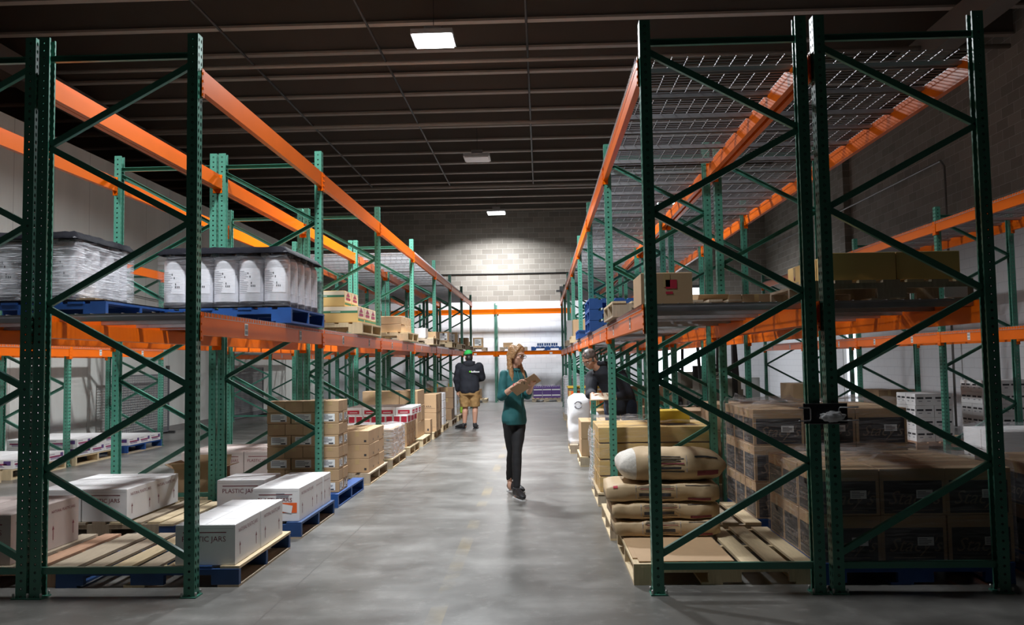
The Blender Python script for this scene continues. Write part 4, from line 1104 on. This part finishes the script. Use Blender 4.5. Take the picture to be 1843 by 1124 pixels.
# bracket clamped across the double posts at right
def bracket():
    e = empty('document_holder', (1.76, 5.33, 1.10), 'black metal plate with bent silver wires clamped across the double right posts', 'bracket')
    b = MB(); b.box(-.13, .14, -.012, 0, -.05, .075, 'black_plastic'); b.box(-.10, .09, -.02, -.012, -.053, -.049, 'galvanised'); b.box(-.12, .13, -.02, -.012, .072, .076, 'galvanised'); b.build('plate', e)
    for s, x in ((-1, -.11), (1, .10)):
        b = MB(); pts = [(x+s*.075, -.10, .055), (x+s*.03, -.05, .05), (x-s*.012, -.03, .05), (x-s*.018, -.03, .04), (x-s*.018, -.03, -.02), (x-s*.012, -.03, -.03), (x+s*.03, -.05, -.03), (x+s*.075, -.10, -.025)]
        b.tube(pts, .0045, 'galvanised', 8); b.build('wire_hook', e)
bracket()
bm = bmesh.new(); bmesh.ops.create_icosphere(bm, subdivisions=4, radius=1)
for v in bm.verts:
    n = noise.noise(v.co*2.1)*.35+noise.noise(v.co*5)*.15; v.co = Vector((v.co.x*.072*(1+n), v.co.y*.02*(1+n), v.co.z*.032*(1+n)))
me = bpy.data.meshes.new('crumpled_film'); bm.to_mesh(me); bm.free(); me.materials.append(MATS['white_plastic'])
for p in me.polygons: p.use_smooth = True
tag(obj('crumpled_film', me, None, (1.80, 5.29, 1.095)), 'crumpled white film tucked onto the black plate on right posts', 'film')

#PEOPLE
# ------------------------------------------------------------------ people
def remeshed(mb, name, voxel, smooth=2, fn=None):
    me = mb.mesh(name); o = bpy.data.objects.new('tmp', me); COL.objects.link(o)
    r = o.modifiers.new('r', 'REMESH'); r.mode = 'VOXEL'; r.voxel_size = voxel; r.use_smooth_shade = True
    if smooth: s = o.modifiers.new('s', 'SMOOTH'); s.factor = .6; s.iterations = smooth
    dg = bpy.context.evaluated_depsgraph_get(); m2 = bpy.data.meshes.new_from_object(o.evaluated_get(dg))
    bpy.data.objects.remove(o); m2.name = name; m2.materials.clear()
    if fn:
        for v in m2.vertices: v.co = fn(v.co.copy())
    for m in mb.mats: m2.materials.append(MATS[m])
    for p in m2.polygons: p.use_smooth = True; p.material_index = 0
    return m2
def lerp(a, b, t): return Vector(a)*(1-t)+Vector(b)*t
def limb(mb, pts, rads, m):
    """tapered tube with rounded joints"""
    P_ = []; R_ = []
    for i in range(len(pts)-1):
        for k in range(5):
            t = k/5; P_.append(lerp(pts[i], pts[i+1], t)); a, b = rads[i], rads[i+1]
            a = a if isinstance(a, tuple) else (a, a); b = b if isinstance(b, tuple) else (b, b)
            R_.append((a[0]*(1-t)+b[0]*t, a[1]*(1-t)+b[1]*t))
    P_.append(Vector(pts[-1])); a = rads[-1]; R_.append(a if isinstance(a, tuple) else (a, a))
    mb.tube(P_, R_, m, 14)
    for p, r in zip(pts, rads):
        r = r[0] if isinstance(r, tuple) else r; mb.ell(p, (r*.98,)*3, m, 12, 8)
class Frame:
    """local frame: f forward, u up, r to the person's right"""
    def __init__(s, c, f, u=(0,0,1)):
        s.c = Vector(c); s.f = Vector(f).normalized(); s.r = s.f.cross(Vector(u)).normalized(); s.u = s.r.cross(s.f).normalized()
    def __call__(s, a, b, c): return s.c+s.r*a+s.f*b+s.u*c
    def M(s): return Matrix((s.r, s.f, s.u)).transposed()
def hand(mb, wrist, d, palm_n, m, curl=.7, side=1, k=1.0):
    """palm and five unequal bent fingers; d = direction wrist to fingers, palm_n = out of the palm"""
    d = Vector(d).normalized(); n = Vector(palm_n); n = (n-d*n.dot(d)).normalized(); s = d.cross(n).normalized()*side
    w = Vector(wrist)
    mb.tube([w-d*.02, w+d*.03*k, w+d*.085*k], [(.026*k, .018*k), (.038*k, .016*k), (.040*k, .014*k)], m, 12)
    for i, L in enumerate((.068, .078, .073, .058)):
        off = (i-1.5)*.0205*k; p0 = w+d*.080*k+s*off; a = .25*curl; q = [p0]; dd = d
        for j, seg in enumerate((.45, .32, .23)):
            a = curl*(.45+.5*j)*(1+.08*i); dd = (d*math.cos(a)+n*math.sin(a)).normalized(); q.append(q[-1]+dd*L*seg*k)
        mb.tube(q, [.0092*k, .0088*k, .0080*k, .0066*k], m, 8)
        for p in q: mb.ell(p, (.0085*k,)*3, m, 8, 6)
    p0 = w+d*.022*k-s*.030*k; q = [p0, p0+(d*.6-s*.55+n*.35)*.038*k, p0+(d*.95-s*.35+n*.7)*.062*k]
    mb.tube(q, [.0120*k, .0105*k, .0080*k], m, 8); mb.ell(q[1], (.0105*k,)*3, m, 8, 6); mb.ell(q[2], (.0085*k,)*3, m, 8, 6)
def head_shape(mb, H, m, s=1.0):
    M = H.M()
    def E(a, b, c, r, rot=None): mb.ell(H(a*s, b*s, c*s), tuple(q*s for q in r), m, 16, 12, M)
    E(0, -.012, .035, (.074, .092, .088)); E(0, .020, -.030, (.058, .066, .078)); E(0, .050, -.078, (.026, .026, .022))
    E(0, .088, -.012, (.011, .016, .016)); E(0, .080, .008, (.008, .014, .024)); E(0, .078, -.046, (.022, .012, .012))
    E(.034, .055, -.018, (.022, .022, .022)); E(-.034, .055, -.018, (.022, .022, .022)); E(0, .062, .036, (.05, .026, .014))
    for q in (-1, 1): mb.ell(H(q*.074*s, -.008*s, -.008*s), (.010*s, .018*s, .031*s), m, 10, 8, M)
def face_bits(e, H, s, lips, brow):
    M = H.M()
    for q in (-1, 1):
        b = MB(); b.ell(H(q*.030*s, .074*s, .012*s), (.0125*s, .010*s, .0085*s), 'sticker', 10, 8, M); b.ell(H(q*.030*s, .081*s, .011*s), (.006*s, .005*s, .006*s), 'ink', 8, 6, M); b.build('eye', e)
        b = MB(); b.tube([H(q*.016*s, .088*s, .034*s), H(q*.032*s, .086*s, .040*s), H(q*.048*s, .074*s, .034*s)], .0032*s, brow, 6); b.build('eyebrow', e)
    b = MB(); b.tube([H(-.022*s, .084*s, -.045*s), H(0, .091*s, -.043*s), H(.022*s, .084*s, -.045*s)], [.002*s, .005*s, .002*s], lips, 8); b.build('lips', e)
def shoe(e, heel, d, L=.27, w=.05, m='shoe_black', sole='shoe_white', tilt=0):
    d = Vector(d).normalized(); u = Vector((0,0,1)); s = d.cross(u)
    h = Vector(heel); b = MB()
    pts = [h-d*.0, h+d*L*.3, h+d*L*.6, h+d*L*.85, h+d*L]; hs = (.045, .05, .038, .027, .016); ws = (w*.75, w*.8, w*.95, w*.88, w*.45)
    b.tube([p+u*(.018+q+tilt*i/4*.0) for i, (p, q) in enumerate(zip(pts, hs))], [(a, q) for a, q in zip(ws, hs)], m, 14)
    b.tube([h+d*.035+u*.05, h+d*.035+u*.115], [(.04, .048), (.038, .044)], m, 12)
    o = obj('shoe', remeshed(b, 'shoe', .006, 2), e)
    b = MB(); n = 10; vs = []
    prof = [(0, ws[0]), (.3, ws[1]), (.6, ws[2]), (.85, ws[3]), (1, ws[4])]
    for z in (.0, .014):
        for t, q in prof: vs.append(h+d*(L*t)+s*q*.96+u*z)
        for t, q in prof[::-1]: vs.append(h+d*(L*t)-s*q*.96+u*z)
    b.add(vs, [tuple(range(9, -1, -1)), tuple(range(10, 20))]+[(i, (i+1) % 10, 10+(i+1) % 10, 10+i) for i in range(10)], sole); b.build('sole', o)
    b = MB()
    for q in range(3): c = h+d*(L*(.38+.12*q))+u*(.10-.022*q); b.tube([c-s*.022, c+u*.006, c+s*.022], .003, 'shoe_white' if sole == 'shoe_white' else 'pipe_grey', 6)
    b.build('lace', o)
    return o
def torso(mb, rings, m):
    """rings: (centre, half width, half depth, right vector)"""
    vs = []; n = 22
    for c, a, b_, r in rings:
        c = Vector(c); r = Vector(r).normalized(); f = Vector((-r.y, r.x, 0))
        for k in range(n):
            t = 2*PI*k/n; ca, sa = math.cos(t), math.sin(t)
            vs.append(c+r*a*math.copysign(abs(ca)**.85, ca)+f*b_*math.copysign(abs(sa)**.85, sa))
    fs = [(i*n+k, i*n+(k+1) % n, (i+1)*n+(k+1) % n, (i+1)*n+k) for i in range(len(rings)-1) for k in range(n)]
    fs += [tuple(range(n-1, -1, -1)), tuple((len(rings)-1)*n+k for k in range(n))]
    mb.add(vs, fs, m, True)
def wrinkle(amp, sc, seed):
    return lambda v: v+Vector((noise.noise(v*sc+Vector((seed,0,0))), noise.noise(v*sc+Vector((0,seed,0))), 0))*amp
def stripe(mb, pts, w, m):
    mb.tube(pts, w, m, 6)

def woman():
    e = empty('person', (-.305, 9.30, 0), 'walking woman in a teal shirt and black jeans writing on a clipboard in the aisle', 'person')
    fd = Vector((.62, -.78, 0)); rt = Vector((-.78, -.62, 0))     # facing, her right
    rs = Vector((-.105, -.075, 1.33)); ls = Vector((.09, .07, 1.335))
    re_, rh = Vector((-.135, -.14, 1.085)), Vector((.045, -.27, 1.225))
    le, lh = Vector((.145, .01, 1.09)), Vector((.20, -.19, 1.205))
    hipc = Vector((.0, .0, .86))
    rhp, lhp = Vector((-.062, -.045, .85)), Vector((.062, .04, .85))
    rk, ra = Vector((-.035, .075, .47)), Vector((-.075, .30, .125))
    lk, la = Vector((.025, -.075, .475)), Vector((.02, -.165, .09))
    H = Frame((.035, -.035, 1.535), (.80, -.52, -.30))
    # body
    b = MB(); m = 'skin'
    head_shape(b, H, m, 1.0)
    b.tube([(-.01, .0, 1.33), (0, -.005, 1.40), (.01, -.015, 1.47)], [(.06, .055), (.05, .05), (.05, .052)], m, 14)
    torso(b, [((0,0,.84), .12, .09, rt), ((0,0,.92), .115, .085, rt), ((0,0,1.05), .09, .07, rt), ((0,0,1.2), .10, .08, rt), ((0,0,1.31), .11, .07, rt), ((0,0,1.36), .07, .05, rt)], m)
    for s_, el, hd in ((rs, re_, rh), (ls, le, lh)): limb(b, [s_, lerp(s_, el, .5), el, lerp(el, hd, .45), hd], [.038, .036, .034, .032, .023], m)
    limb(b, [rhp, rk, ra], [.068, .040, .030], m); limb(b, [lhp, lk, la], [.068, .040, .030], m)
    b.ell(ra+Vector((.01,-.01,-.05)), (.036,.036,.06), m); b.ell(la+Vector((.0,-.01,-.04)), (.036,.036,.05), m)
    hand(b, rh, (rh-re_)+Vector((.02,-.02,.02)), (.35, -.35, -1), m, .75, 1, .92)
    hand(b, lh, (lh-le).normalized()+Vector((.0,-.1,.25)), (-.6, .2, .7), m, .8, -1, .92)
    obj('body', remeshed(b, 'body', .0052, 1), e)
    face_bits(e, H, 1.0, 'magenta' if False else 'skin_dark', 'hair_blonde')
    # trousers
    b = MB(); m = 'black_cloth'
    torso(b, [((0,0,.78), .118, .088, rt), ((0,0,.87), .118, .082, rt), ((0,0,.95), .10, .075, rt)], m)
    limb(b, [rhp+Vector((0,0,-.02)), lerp(rhp, rk, .5), rk, lerp(rk, ra, .35), ra+Vector((0,0,.02))], [.070, .070, .053, .054, .038], m)
    limb(b, [lhp+Vector((0,0,-.02)), lerp(lhp, lk, .5), lk, lerp(lk, la, .35), la+Vector((0,0,.03))], [.070, .070, .053, .054, .038], m)
    obj('jeans', remeshed(b, 'jeans', .008, 2, wrinkle(.004, 14, 2)), e)
    # shirt
    b = MB(); m = 'teal_cloth'
    torso(b, [((-.005,0,.775), .128, .112, rt), ((0,0,.82), .148, .108, rt), ((0,0,.92), .136, .100, rt), ((0,-.005,1.04), .108, .088, rt), ((0,-.02,1.20), .125, .105, rt), ((0,-.01,1.29), .130, .092, rt), ((-.005,0,1.345), .105, .072, rt), ((0,-.003,1.395), .060, .058, rt)], m)
    limb(b, [rs, lerp(rs, re_, .5), re_+Vector((0,.01,0)), lerp(re_, rh, .22)], [.050, .050, .048, .047], m)
    limb(b, [ls, lerp(ls, le, .5), le, lerp(le, lh, .22)], [.050, .050, .047, .046], m)
    obj('shirt', remeshed(b, 'shirt', .0075, 3, wrinkle(.010, 11, 5)), e)
    b = MB(); c0 = Vector((.0, -.0, 1.40))
    b.tube([c0+rt*.06*math.cos(a)+fd*(.062*math.sin(a)+.01)+Vector((0,0,-.03*math.sin(a))) for a in [q*PI/8-PI/2*.0 for q in range(17)]], .011, 'teal_cloth', 8)
    b.tube([Vector((.045, -.065, 1.36)), Vector((.082, -.105, 1.2)), Vector((.09, -.115, 1.05)), Vector((.10, -.128, .85))], .006, 'teal_cloth', 6)
    b.build('collar', e)
    # hair: skull cap plus long locks over both shoulders
    b = MB(); M = H.M()
    b.ell(H(0, -.020, .042), (.081, .096, .086), 'hair_blonde', 18, 12, M); b.ell(H(0, -.050, -.01), (.076, .062, .09), 'hair_blonde', 16, 12, M)
    random.seed(2)
    for i in range(19):
        t = i/18; a = -.28+t*(PI+.56)     # from the right temple round the back to the left temple
        side = math.cos(a); bk = max(0, math.sin(a))
        top = H(.070*side, -.005-.060*bk, .05); mid = H(.081*side, -.012-.066*bk, -.05)
        end = H.c+rt*(.085*side)+fd*(.030 if abs(side) > .6 else -.060)+Vector((random.uniform(-.010,.010), random.uniform(-.010,.010), -.235-.035*abs(side)-random.uniform(0, .035)))
        j = lerp(mid, end, .5)+rt*(.008*side)
        b.tube([top, mid, j, lerp(j, end, .7), end], [.016, .019, .020, .015, .006], 'hair_blonde', 8)
    for q in (-1, 1):
        for w_ in (0, 1, 2): b.tube([H(q*.006, -.01+.02*w_, .126-.006*w_), H(q*.050, .005+.018*w_, .100-.004*w_), H(q*.074, .006+.012*w_, .045), H(q*.079, .004+.006*w_, -.03)], .012, 'hair_blonde', 8)
    obj('hair', remeshed(b, 'hair', .0055, 1, wrinkle(.005, 55, 1)), e)
    # glasses
    b = MB()
    for q in (-1, 1):
        b.tube([H(q*.032+.022*math.cos(a*PI/6), .096, .008+.017*math.sin(a*PI/6)) for a in range(13)], .0024, 'glass_frame', 6)
        b.tube([H(q*.054, .094, .014), H(q*.076, .06, .014), H(q*.080, 0, .008)], .0022, 'glass_frame', 6)
    b.tube([H(-.011, .098, .012), H(.011, .098, .012)], .0022, 'glass_frame', 6)
    b.build('glasses', e)
    b = MB(); w = lerp(rh, re_, .12); d = (rh-re_).normalized(); s1 = d.cross(Vector((0,0,1))).normalized(); s2 = s1.cross(d)
    b.tube([w+s1*.029*math.cos(a*PI/6)+s2*.027*math.sin(a*PI/6) for a in range(13)], .004, 'crimson', 6); b.build('bracelet', e)
    shoe(e, (-.085, .335, .0), (.62, -.66, 0), .255, .046)
    shoe(e, (.0, -.145, .0), (.35, -.8, 0), .255, .046)
    # clipboard held in the left arm
    c = Vector((-.305, 9.30, 0))+Vector((.135, -.262, 1.215))
    cl = empty('clipboard', c, 'brown clipboard with papers held by the walking woman', 'clipboard')
    X = Vector((.86, -.10, .52)).normalized(); n = Vector((-.30, .45, .84)); n = (n-X*n.dot(X)).normalized(); Y_ = n.cross(X)
    def quad(mb, cx, cy, w, h, z, t, m):
        vs = [X*(cx+i*w/2)+Y_*(cy+j*h/2)+n*(z+k) for k in (0, t) for i, j in ((-1,-1),(1,-1),(1,1),(-1,1))]
        mb.add(vs, [(0,3,2,1),(4,5,6,7),(0,1,5,4),(1,2,6,5),(2,3,7,6),(3,0,4,7)], m)
    b = MB(); quad(b, 0, 0, .31, .23, 0, .004, 'clipboard'); b.build('board', cl)
    b = MB(); quad(b, -.005, 0, .285, .212, .0045, .004, 'sticker'); b.build('paper', cl)
    b = MB(); quad(b, .145, 0, .02, .1, .006, .012, 'galvanised'); b.build('clip', cl)
    b = MB(); p = rh+(rh-re_).normalized()*.10; b.tube([p+Vector((-.01, 0, .055)), p+Vector((.012, -.01, -.055))], .004, 'ink', 8)
    tag(b.build('pen', None, (-.305, 9.30, 0)), 'black pen in the right hand of the walking woman', 'pen')

def man_back():
    e = empty('person', (-1.60, 18.70, 0), 'man in a green cap, black hooded sweatshirt and khaki shorts seen from behind', 'person')
    rt = Vector((.98, .10, 0)); fd = Vector((-.10, .98, 0)); m = 'skin_dark'
    H = Frame((-.02, .0, 1.595), (-.55, .83, -.12))
    rs, ls = Vector((.215, .0, 1.38)), Vector((-.215, -.0, 1.38))
    re_, rh = Vector((.275, .10, 1.12)), Vector((.14, .30, 1.06))
    le, lh = Vector((-.285, .03, 1.10)), Vector((-.27, .10, .83))
    rhp, lhp = Vector((.11, 0, .86)), Vector((-.11, 0, .86))
    rk, ra = Vector((.12, .02, .48)), Vector((.11, -.02, .10)); lk, la = Vector((-.10, .02, .48)), Vector((-.12, -.02, .10))
    b = MB(); head_shape(b, H, m, 1.05)
    b.tube([(0, 0, 1.38), (-.01, .0, 1.53)], [(.075, .075), (.066, .068)], m, 14)
    torso(b, [((0,0,.85), .17, .13, rt), ((0,0,1.05), .18, .14, rt), ((0,0,1.3), .19, .13, rt), ((0,0,1.42), .12, .09, rt)], m)
    limb(b, [rs, re_, lerp(re_, rh, .5), rh], [.06, .048, .042, .03], m); limb(b, [ls, le, lerp(le, lh, .5), lh], [.06, .048, .042, .03], m)
    for hp, k, a in ((rhp, rk, ra), (lhp, lk, la)):
        limb(b, [hp, k, lerp(k, a, .3)+Vector((0, -.015, 0)), a], [.10, .062, .064, .040], m); b.ell(a+Vector((0, .04, -.05)), (.045,.08,.04), m)
    hand(b, lh, (.02, .12, -1), (.9, .2, 0), m, .5, 1); hand(b, rh, (-.7, .6, -.1), (-.3, .1, .9), m, .6, 1)
    obj('body', remeshed(b, 'body', .006, 1), e)
    face_bits(e, H, 1.05, 'skin_dark', 'hair_dark')
    b = MB(); m = 'navy_cloth'
    torso(b, [((0,0,.79), .20, .16, rt), ((0,0,.84), .222, .175, rt), ((0,0,.95), .215, .172, rt), ((0,0,1.15), .225, .165, rt), ((0,0,1.32), .235, .15, rt), ((0,0,1.42), .17, .12, rt), ((0,.0,1.47), .09, .09, rt)], m)
    limb(b, [rs, lerp(rs, re_, .5), re_, lerp(re_, rh, .85)], [.092, .086, .080, .055], m); limb(b, [ls, lerp(ls, le, .5), le, lerp(le, lh, .85)], [.092, .088, .082, .056], m)
    obj('sweatshirt', remeshed(b, 'sweatshirt', .009, 3, wrinkle(.014, 9, 7)), e)
    b = MB(); b.ell((0, -.085, 1.435), (.13, .06, .085), 'navy_cloth', 16, 10); b.tube([(.11*math.cos(a), -.02+.10*math.sin(a), 1.46+.01*math.cos(2*a)) for a in [q*PI/8 for q in range(17)]], .03, 'navy_cloth', 8)
    obj('hood', remeshed(b, 'hood', .008, 3), e)
    b = MB(); m = 'khaki'
    torso(b, [((0,0,.74), .19, .15, rt), ((0,0,.84), .205, .158, rt), ((0,0,.90), .20, .15, rt)], m)
    for hp, k in ((rhp, rk), (lhp, lk)):
        P_ = lerp(hp, k, .98); b.tube([hp+Vector((0,0,-.02)), lerp(hp, k, .5), P_], [(.118, .125), (.118, .12), (.108, .112)], m, 16)
    obj('shorts', remeshed(b, 'shorts', .009, 2, wrinkle(.016, 12, 3)), e)
    b = MB(); M = H.M(); b.ell(H(0, -.012, .040), (.082, .104, .082), 'hair_dark', 16, 12, M); b.ell(H(0, -.045, -.035), (.078, .070, .075), 'hair_dark', 16, 12, M)
    obj('hair', remeshed(b, 'hair', .007, 1), e)
    b = MB(); b.ell(H(0, -.008, .075), (.092, .110, .080), 'cap_green', 18, 12, M); b.tube([H(0, .07, .068), H(0, .12, .060), H(0, .165, .048)], [(.075, .008), (.07, .007), (.045, .005)], 'cap_green', 14)
    obj('cap', remeshed(b, 'cap', .006, 1), e)
    b = MB(); b.tube([(.03, -.183, 1.262), (.03, -.178, 1.262)], .019, 'logo_green', 12)
    x = .056
    for q, hh in enumerate((.040, .024, .024, .038, .036, .024, .024, .022, .024, .024)):
        y = -.187+max(0, x-.10)*.14; b.add([(x, y, 1.245), (x+.015, y, 1.245), (x+.015, y, 1.245+hh), (x, y, 1.245+hh)], [(0,1,2,3)], 'sticker'); x += .0185
    b.build('printed_logo', e)
    for a, q in ((ra, 1), (la, -1)):
        k = MB(); k.tube([a+Vector((0,0,-.02)), a+Vector((0,0,.03))], .046, 'shoe_black', 12); k.build('sock', e)
    shoe(e, (.11, -.075, 0), (.10, .95, 0), .29, .055, 'shoe_black', 'ink'); shoe(e, (-.12, -.075, 0), (-.75, .70, 0), .29, .055, 'shoe_black', 'ink')
    b = MB(); c = Vector((-1.60, 18.70, 0))+Vector((.02, .36, 1.10))
    p = MB(); p.bar((-.32, .20, 1.20), (-.22, .24, 1.26), .004, .13, 'sticker', up=(.2,.2,1)); p.bar((-.22, .24, 1.26), (.10, .36, 1.12), .004, .13, 'sticker', up=(.2,.2,1))
    tag(p.build('paper_sheet', None, (-1.60, 18.70, 0)), 'white paper held in front by the man in the green cap', 'paper')

def man_bending():
    e = empty('person', (.93, 10.45, 0), 'grey haired man in a black hooded sweatshirt stooping over a clipboard in the right rack', 'person')
    rt = Vector((-.86, -.50, 0)); fd = Vector((-.50, -.86, 0)).normalized()      # faces the camera and a little left
    m = 'skin_dark'
    H = Frame((-.335, -.13, 1.475), (-.62, -.62, -.62))
    pel = Vector((.05, .06, .93)); ch = Vector((-.12, -.02, 1.28))
    rs, ls = Vector((-.30, -.04, 1.27)), Vector((.0, -.17, 1.27))
    rs, ls = Vector((-.29, .02, 1.27)), Vector((.03, -.14, 1.28))
    re_, rh = Vector((-.33, -.12, 1.06)), Vector((-.315, -.30, 1.055))
    le, lh = Vector((.10, -.26, 1.05)), Vector((-.085, -.36, 1.03))
    rhp, lhp = Vector((-.06, .10, .90)), Vector((.14, .0, .90))
    rk, ra = Vector((-.05, .04, .48)), Vector((-.04, .14, .10)); lk, la = Vector((.16, -.04, .48)), Vector((.18, .06, .10))
    b = MB(); head_shape(b, H, m, 1.04)
    b.tube([(-.16, -.05, 1.33), (-.25, -.09, 1.40), (-.30, -.11, 1.45)], [(.07, .07), (.062, .062), (.062, .062)], m, 14)
    torso(b, [((.05,.06,.88), .15, .12, rt), ((.04,.05,1.0), .15, .12, rt), ((-.05,.02,1.18), .16, .12, rt), ((-.12,-.02,1.3), .15, .11, rt), ((-.15,-.04,1.36), .09, .08, rt)], m)
    limb(b, [rs, re_, lerp(re_, rh, .5), rh], [.055, .045, .040, .028], m); limb(b, [ls, le, lerp(le, lh, .5), lh], [.055, .045, .040, .028], m)
    for hp, k, a in ((rhp, rk, ra), (lhp, lk, la)): limb(b, [hp, k, a], [.09, .058, .038], m); b.ell(a+Vector((-.03, -.05, -.05)), (.05,.08,.04), m)
    hand(b, rh, (.35, -.5, -.05), (.2, .1, -1), m, .9, -1); hand(b, lh, (-1, -.1, 0), (.1, -.1, .9), m, .8, 1)
    obj('body', remeshed(b, 'body', .006, 1), e)
    face_bits(e, H, 1.04, 'skin_dark', 'hair_dark')
    b = MB(); m = 'navy_cloth'
    torso(b, [((.06,.06,.80), .19, .15, rt), ((.05,.06,.90), .205, .165, rt), ((.03,.05,1.03), .20, .16, rt), ((-.04,.03,1.18), .20, .155, rt), ((-.11,-.02,1.30), .195, .145, rt), ((-.15,-.04,1.38), .12, .11, rt), ((-.19,-.06,1.42), .075, .08, rt)], m)
    limb(b, [rs, lerp(rs, re_, .5), re_, lerp(re_, rh, .75)], [.085, .078, .070, .048], m); limb(b, [ls, lerp(ls, le, .5), le, lerp(le, lh, .7)], [.085, .080, .074, .050], m)
    obj('sweatshirt', remeshed(b, 'sweatshirt', .009, 3, wrinkle(.012, 9, 4)), e)
    b = MB(); b.tube([(-.19+.10*math.cos(a), -.05+.09*math.sin(a), 1.40-.03*math.sin(a)) for a in [q*PI/8 for q in range(17)]], .032, 'navy_cloth', 8); b.ell((-.12, .06, 1.37), (.12, .06, .08), 'navy_cloth')
    obj('hood', remeshed(b, 'hood', .008, 3), e)
    b = MB(); b.tube([Vector((-.065, -.187, 1.262)), Vector((-.068, -.194, 1.262))], .033, 'logo_green', 14); b.build('round_badge', e)
    b = MB(); m = 'jeans'
    torso(b, [((.06,.06,.80), .16, .125, rt), ((.05,.06,.93), .165, .13, rt)], m)
    for hp, k, a in ((rhp, rk, ra), (lhp, lk, la)): limb(b, [hp, lerp(hp, k, .5), k, a], [.105, .09, .075, .062], m)
    obj('jeans', remeshed(b, 'jeans', .01, 2, wrinkle(.008, 12, 3)), e)
    M = H.M(); b = MB(); b.ell(H(0, -.020, .052), (.083, .098, .080), 'hair_grey', 18, 12, M); b.ell(H(0, -.050, -.02), (.078, .060, .07), 'hair_grey', 16, 12, M)
    b.ell(H(.068, .005, .01), (.014, .03, .035), 'hair_grey', 10, 8, M); b.ell(H(-.068, .005, .01), (.014, .03, .035), 'hair_grey', 10, 8, M)
    obj('hair', remeshed(b, 'hair', .006, 1, wrinkle(.006, 30, 3)), e)
    b = MB()
    for q in (-1, 1):
        b.tube([H(q*.032+.021*math.cos(a*PI/6), .100, .008+.015*math.sin(a*PI/6)) for a in range(13)], .002, 'pipe_grey', 6)
        b.tube([H(q*.053, .097, .012), H(q*.082, 0, .008)], .002, 'pipe_grey', 6)
    b.tube([H(-.011, .1, .012), H(.011, .1, .012)], .002, 'pipe_grey', 6); b.build('glasses', e)
    for a in (ra, la): shoe(e, (a.x+.02, a.y+.05, 0), (-.45, -.85, 0), .28, .05, 'shoe_black', 'ink')
    c = Vector((.93, 10.45, 0))+Vector((-.20, -.40, 1.035)); cl = empty('clipboard', c, 'brown clipboard held low by the stooping grey haired man', 'clipboard')
    b = MB(); X = Vector((1, -.05, .02)); Y_ = Vector((.05, .93, .34))
    def q(mb, hw, hh, z, t, m):
        n = Vector((0, -.34, .93)); vs = [X*i*hw+Y_*j*hh+n*(z+k) for k in (0, t) for i, j in ((-1,-1),(1,-1),(1,1),(-1,1))]
        mb.add(vs, [(0,3,2,1),(4,5,6,7),(0,1,5,4),(1,2,6,5),(2,3,7,6),(3,0,4,7)], m)
    q(b, .155, .11, 0, .004, 'clipboard'); b.build('board', cl)
    b = MB(); q(b, .14, .10, .005, .003, 'cream_board'); b.build('paper', cl)
woman(); man_back(); man_bending()

# ------------------------------------------------------------------ leave out the cartons the photograph shows nothing of
def cull():
    from mathutils.bvhtree import BVHTree
    bpy.context.view_layer.update(); V = []; Fc = []; own = []
    solid = ('carton', 'post', 'beam', 'stringer', 'top_deck', 'can_body', 'cover_sheet', 'bag', 'brace', 'shirt', 'sweatshirt', 'body')
    for ob in bpy.data.objects:
        if ob.type != 'MESH' or ob.name.split('.')[0] not in solid: continue
        off = len(V); mw = ob.matrix_world; nm = ob.name if ob.name.startswith('carton') else None
        V += [mw @ v.co for v in ob.data.vertices]
        for p in ob.data.polygons: Fc.append([off+i for i in p.vertices]); own.append(nm)
    T = BVHTree.FromPolygons(V, Fc); M = S.camera.matrix_world; R3 = M.to_3x3(); hits = {}
    for dx, step in ((0, 3), (-.45, 8), (.45, 8)):
        o0 = M.translation+R3 @ Vector((dx, 0, 0))
        for v in range(1, 1124, step):
            for u in range(1, 1843, step):
                i = T.ray_cast(o0, R3 @ Vector(((u-921.5)/F_PX, (562-v)/F_PX, -1)))[2]
                if i is not None and own[i]: hits[own[i]] = hits.get(own[i], 0)+(1 if dx == 0 else .01)
    C = [o for o in bpy.data.objects if o.name.split('.')[0] == 'carton']
    for o in C:
        if o.name not in hits: bpy.data.objects.remove(o)
    C = sorted([o for o in bpy.data.objects if o.name.split('.')[0] == 'carton'], key=lambda o: -hits[o.name])
    print('CARTONS KEPT', len(C), [round(hits[o.name], 2) for o in C[295:]][:40])
    rest = C[300:]
    if rest:
        b = MB()
        for o in rest:
            me = o.data; b_mats = [m.name for m in me.materials]
            off = len(b.v); b.v += [tuple(o.matrix_world @ v.co) for v in me.vertices]
            for p in me.polygons: b.f.append([off+i for i in p.vertices]); b.m.append(b.mi(b_mats[p.material_index])); b.sm.append(False)
            bpy.data.objects.remove(o)
        o = b.build('distant_cartons'); tag(o, 'many small far off cartons on the distant rack shelves and floor', 'boxes', kind='stuff')
cull()
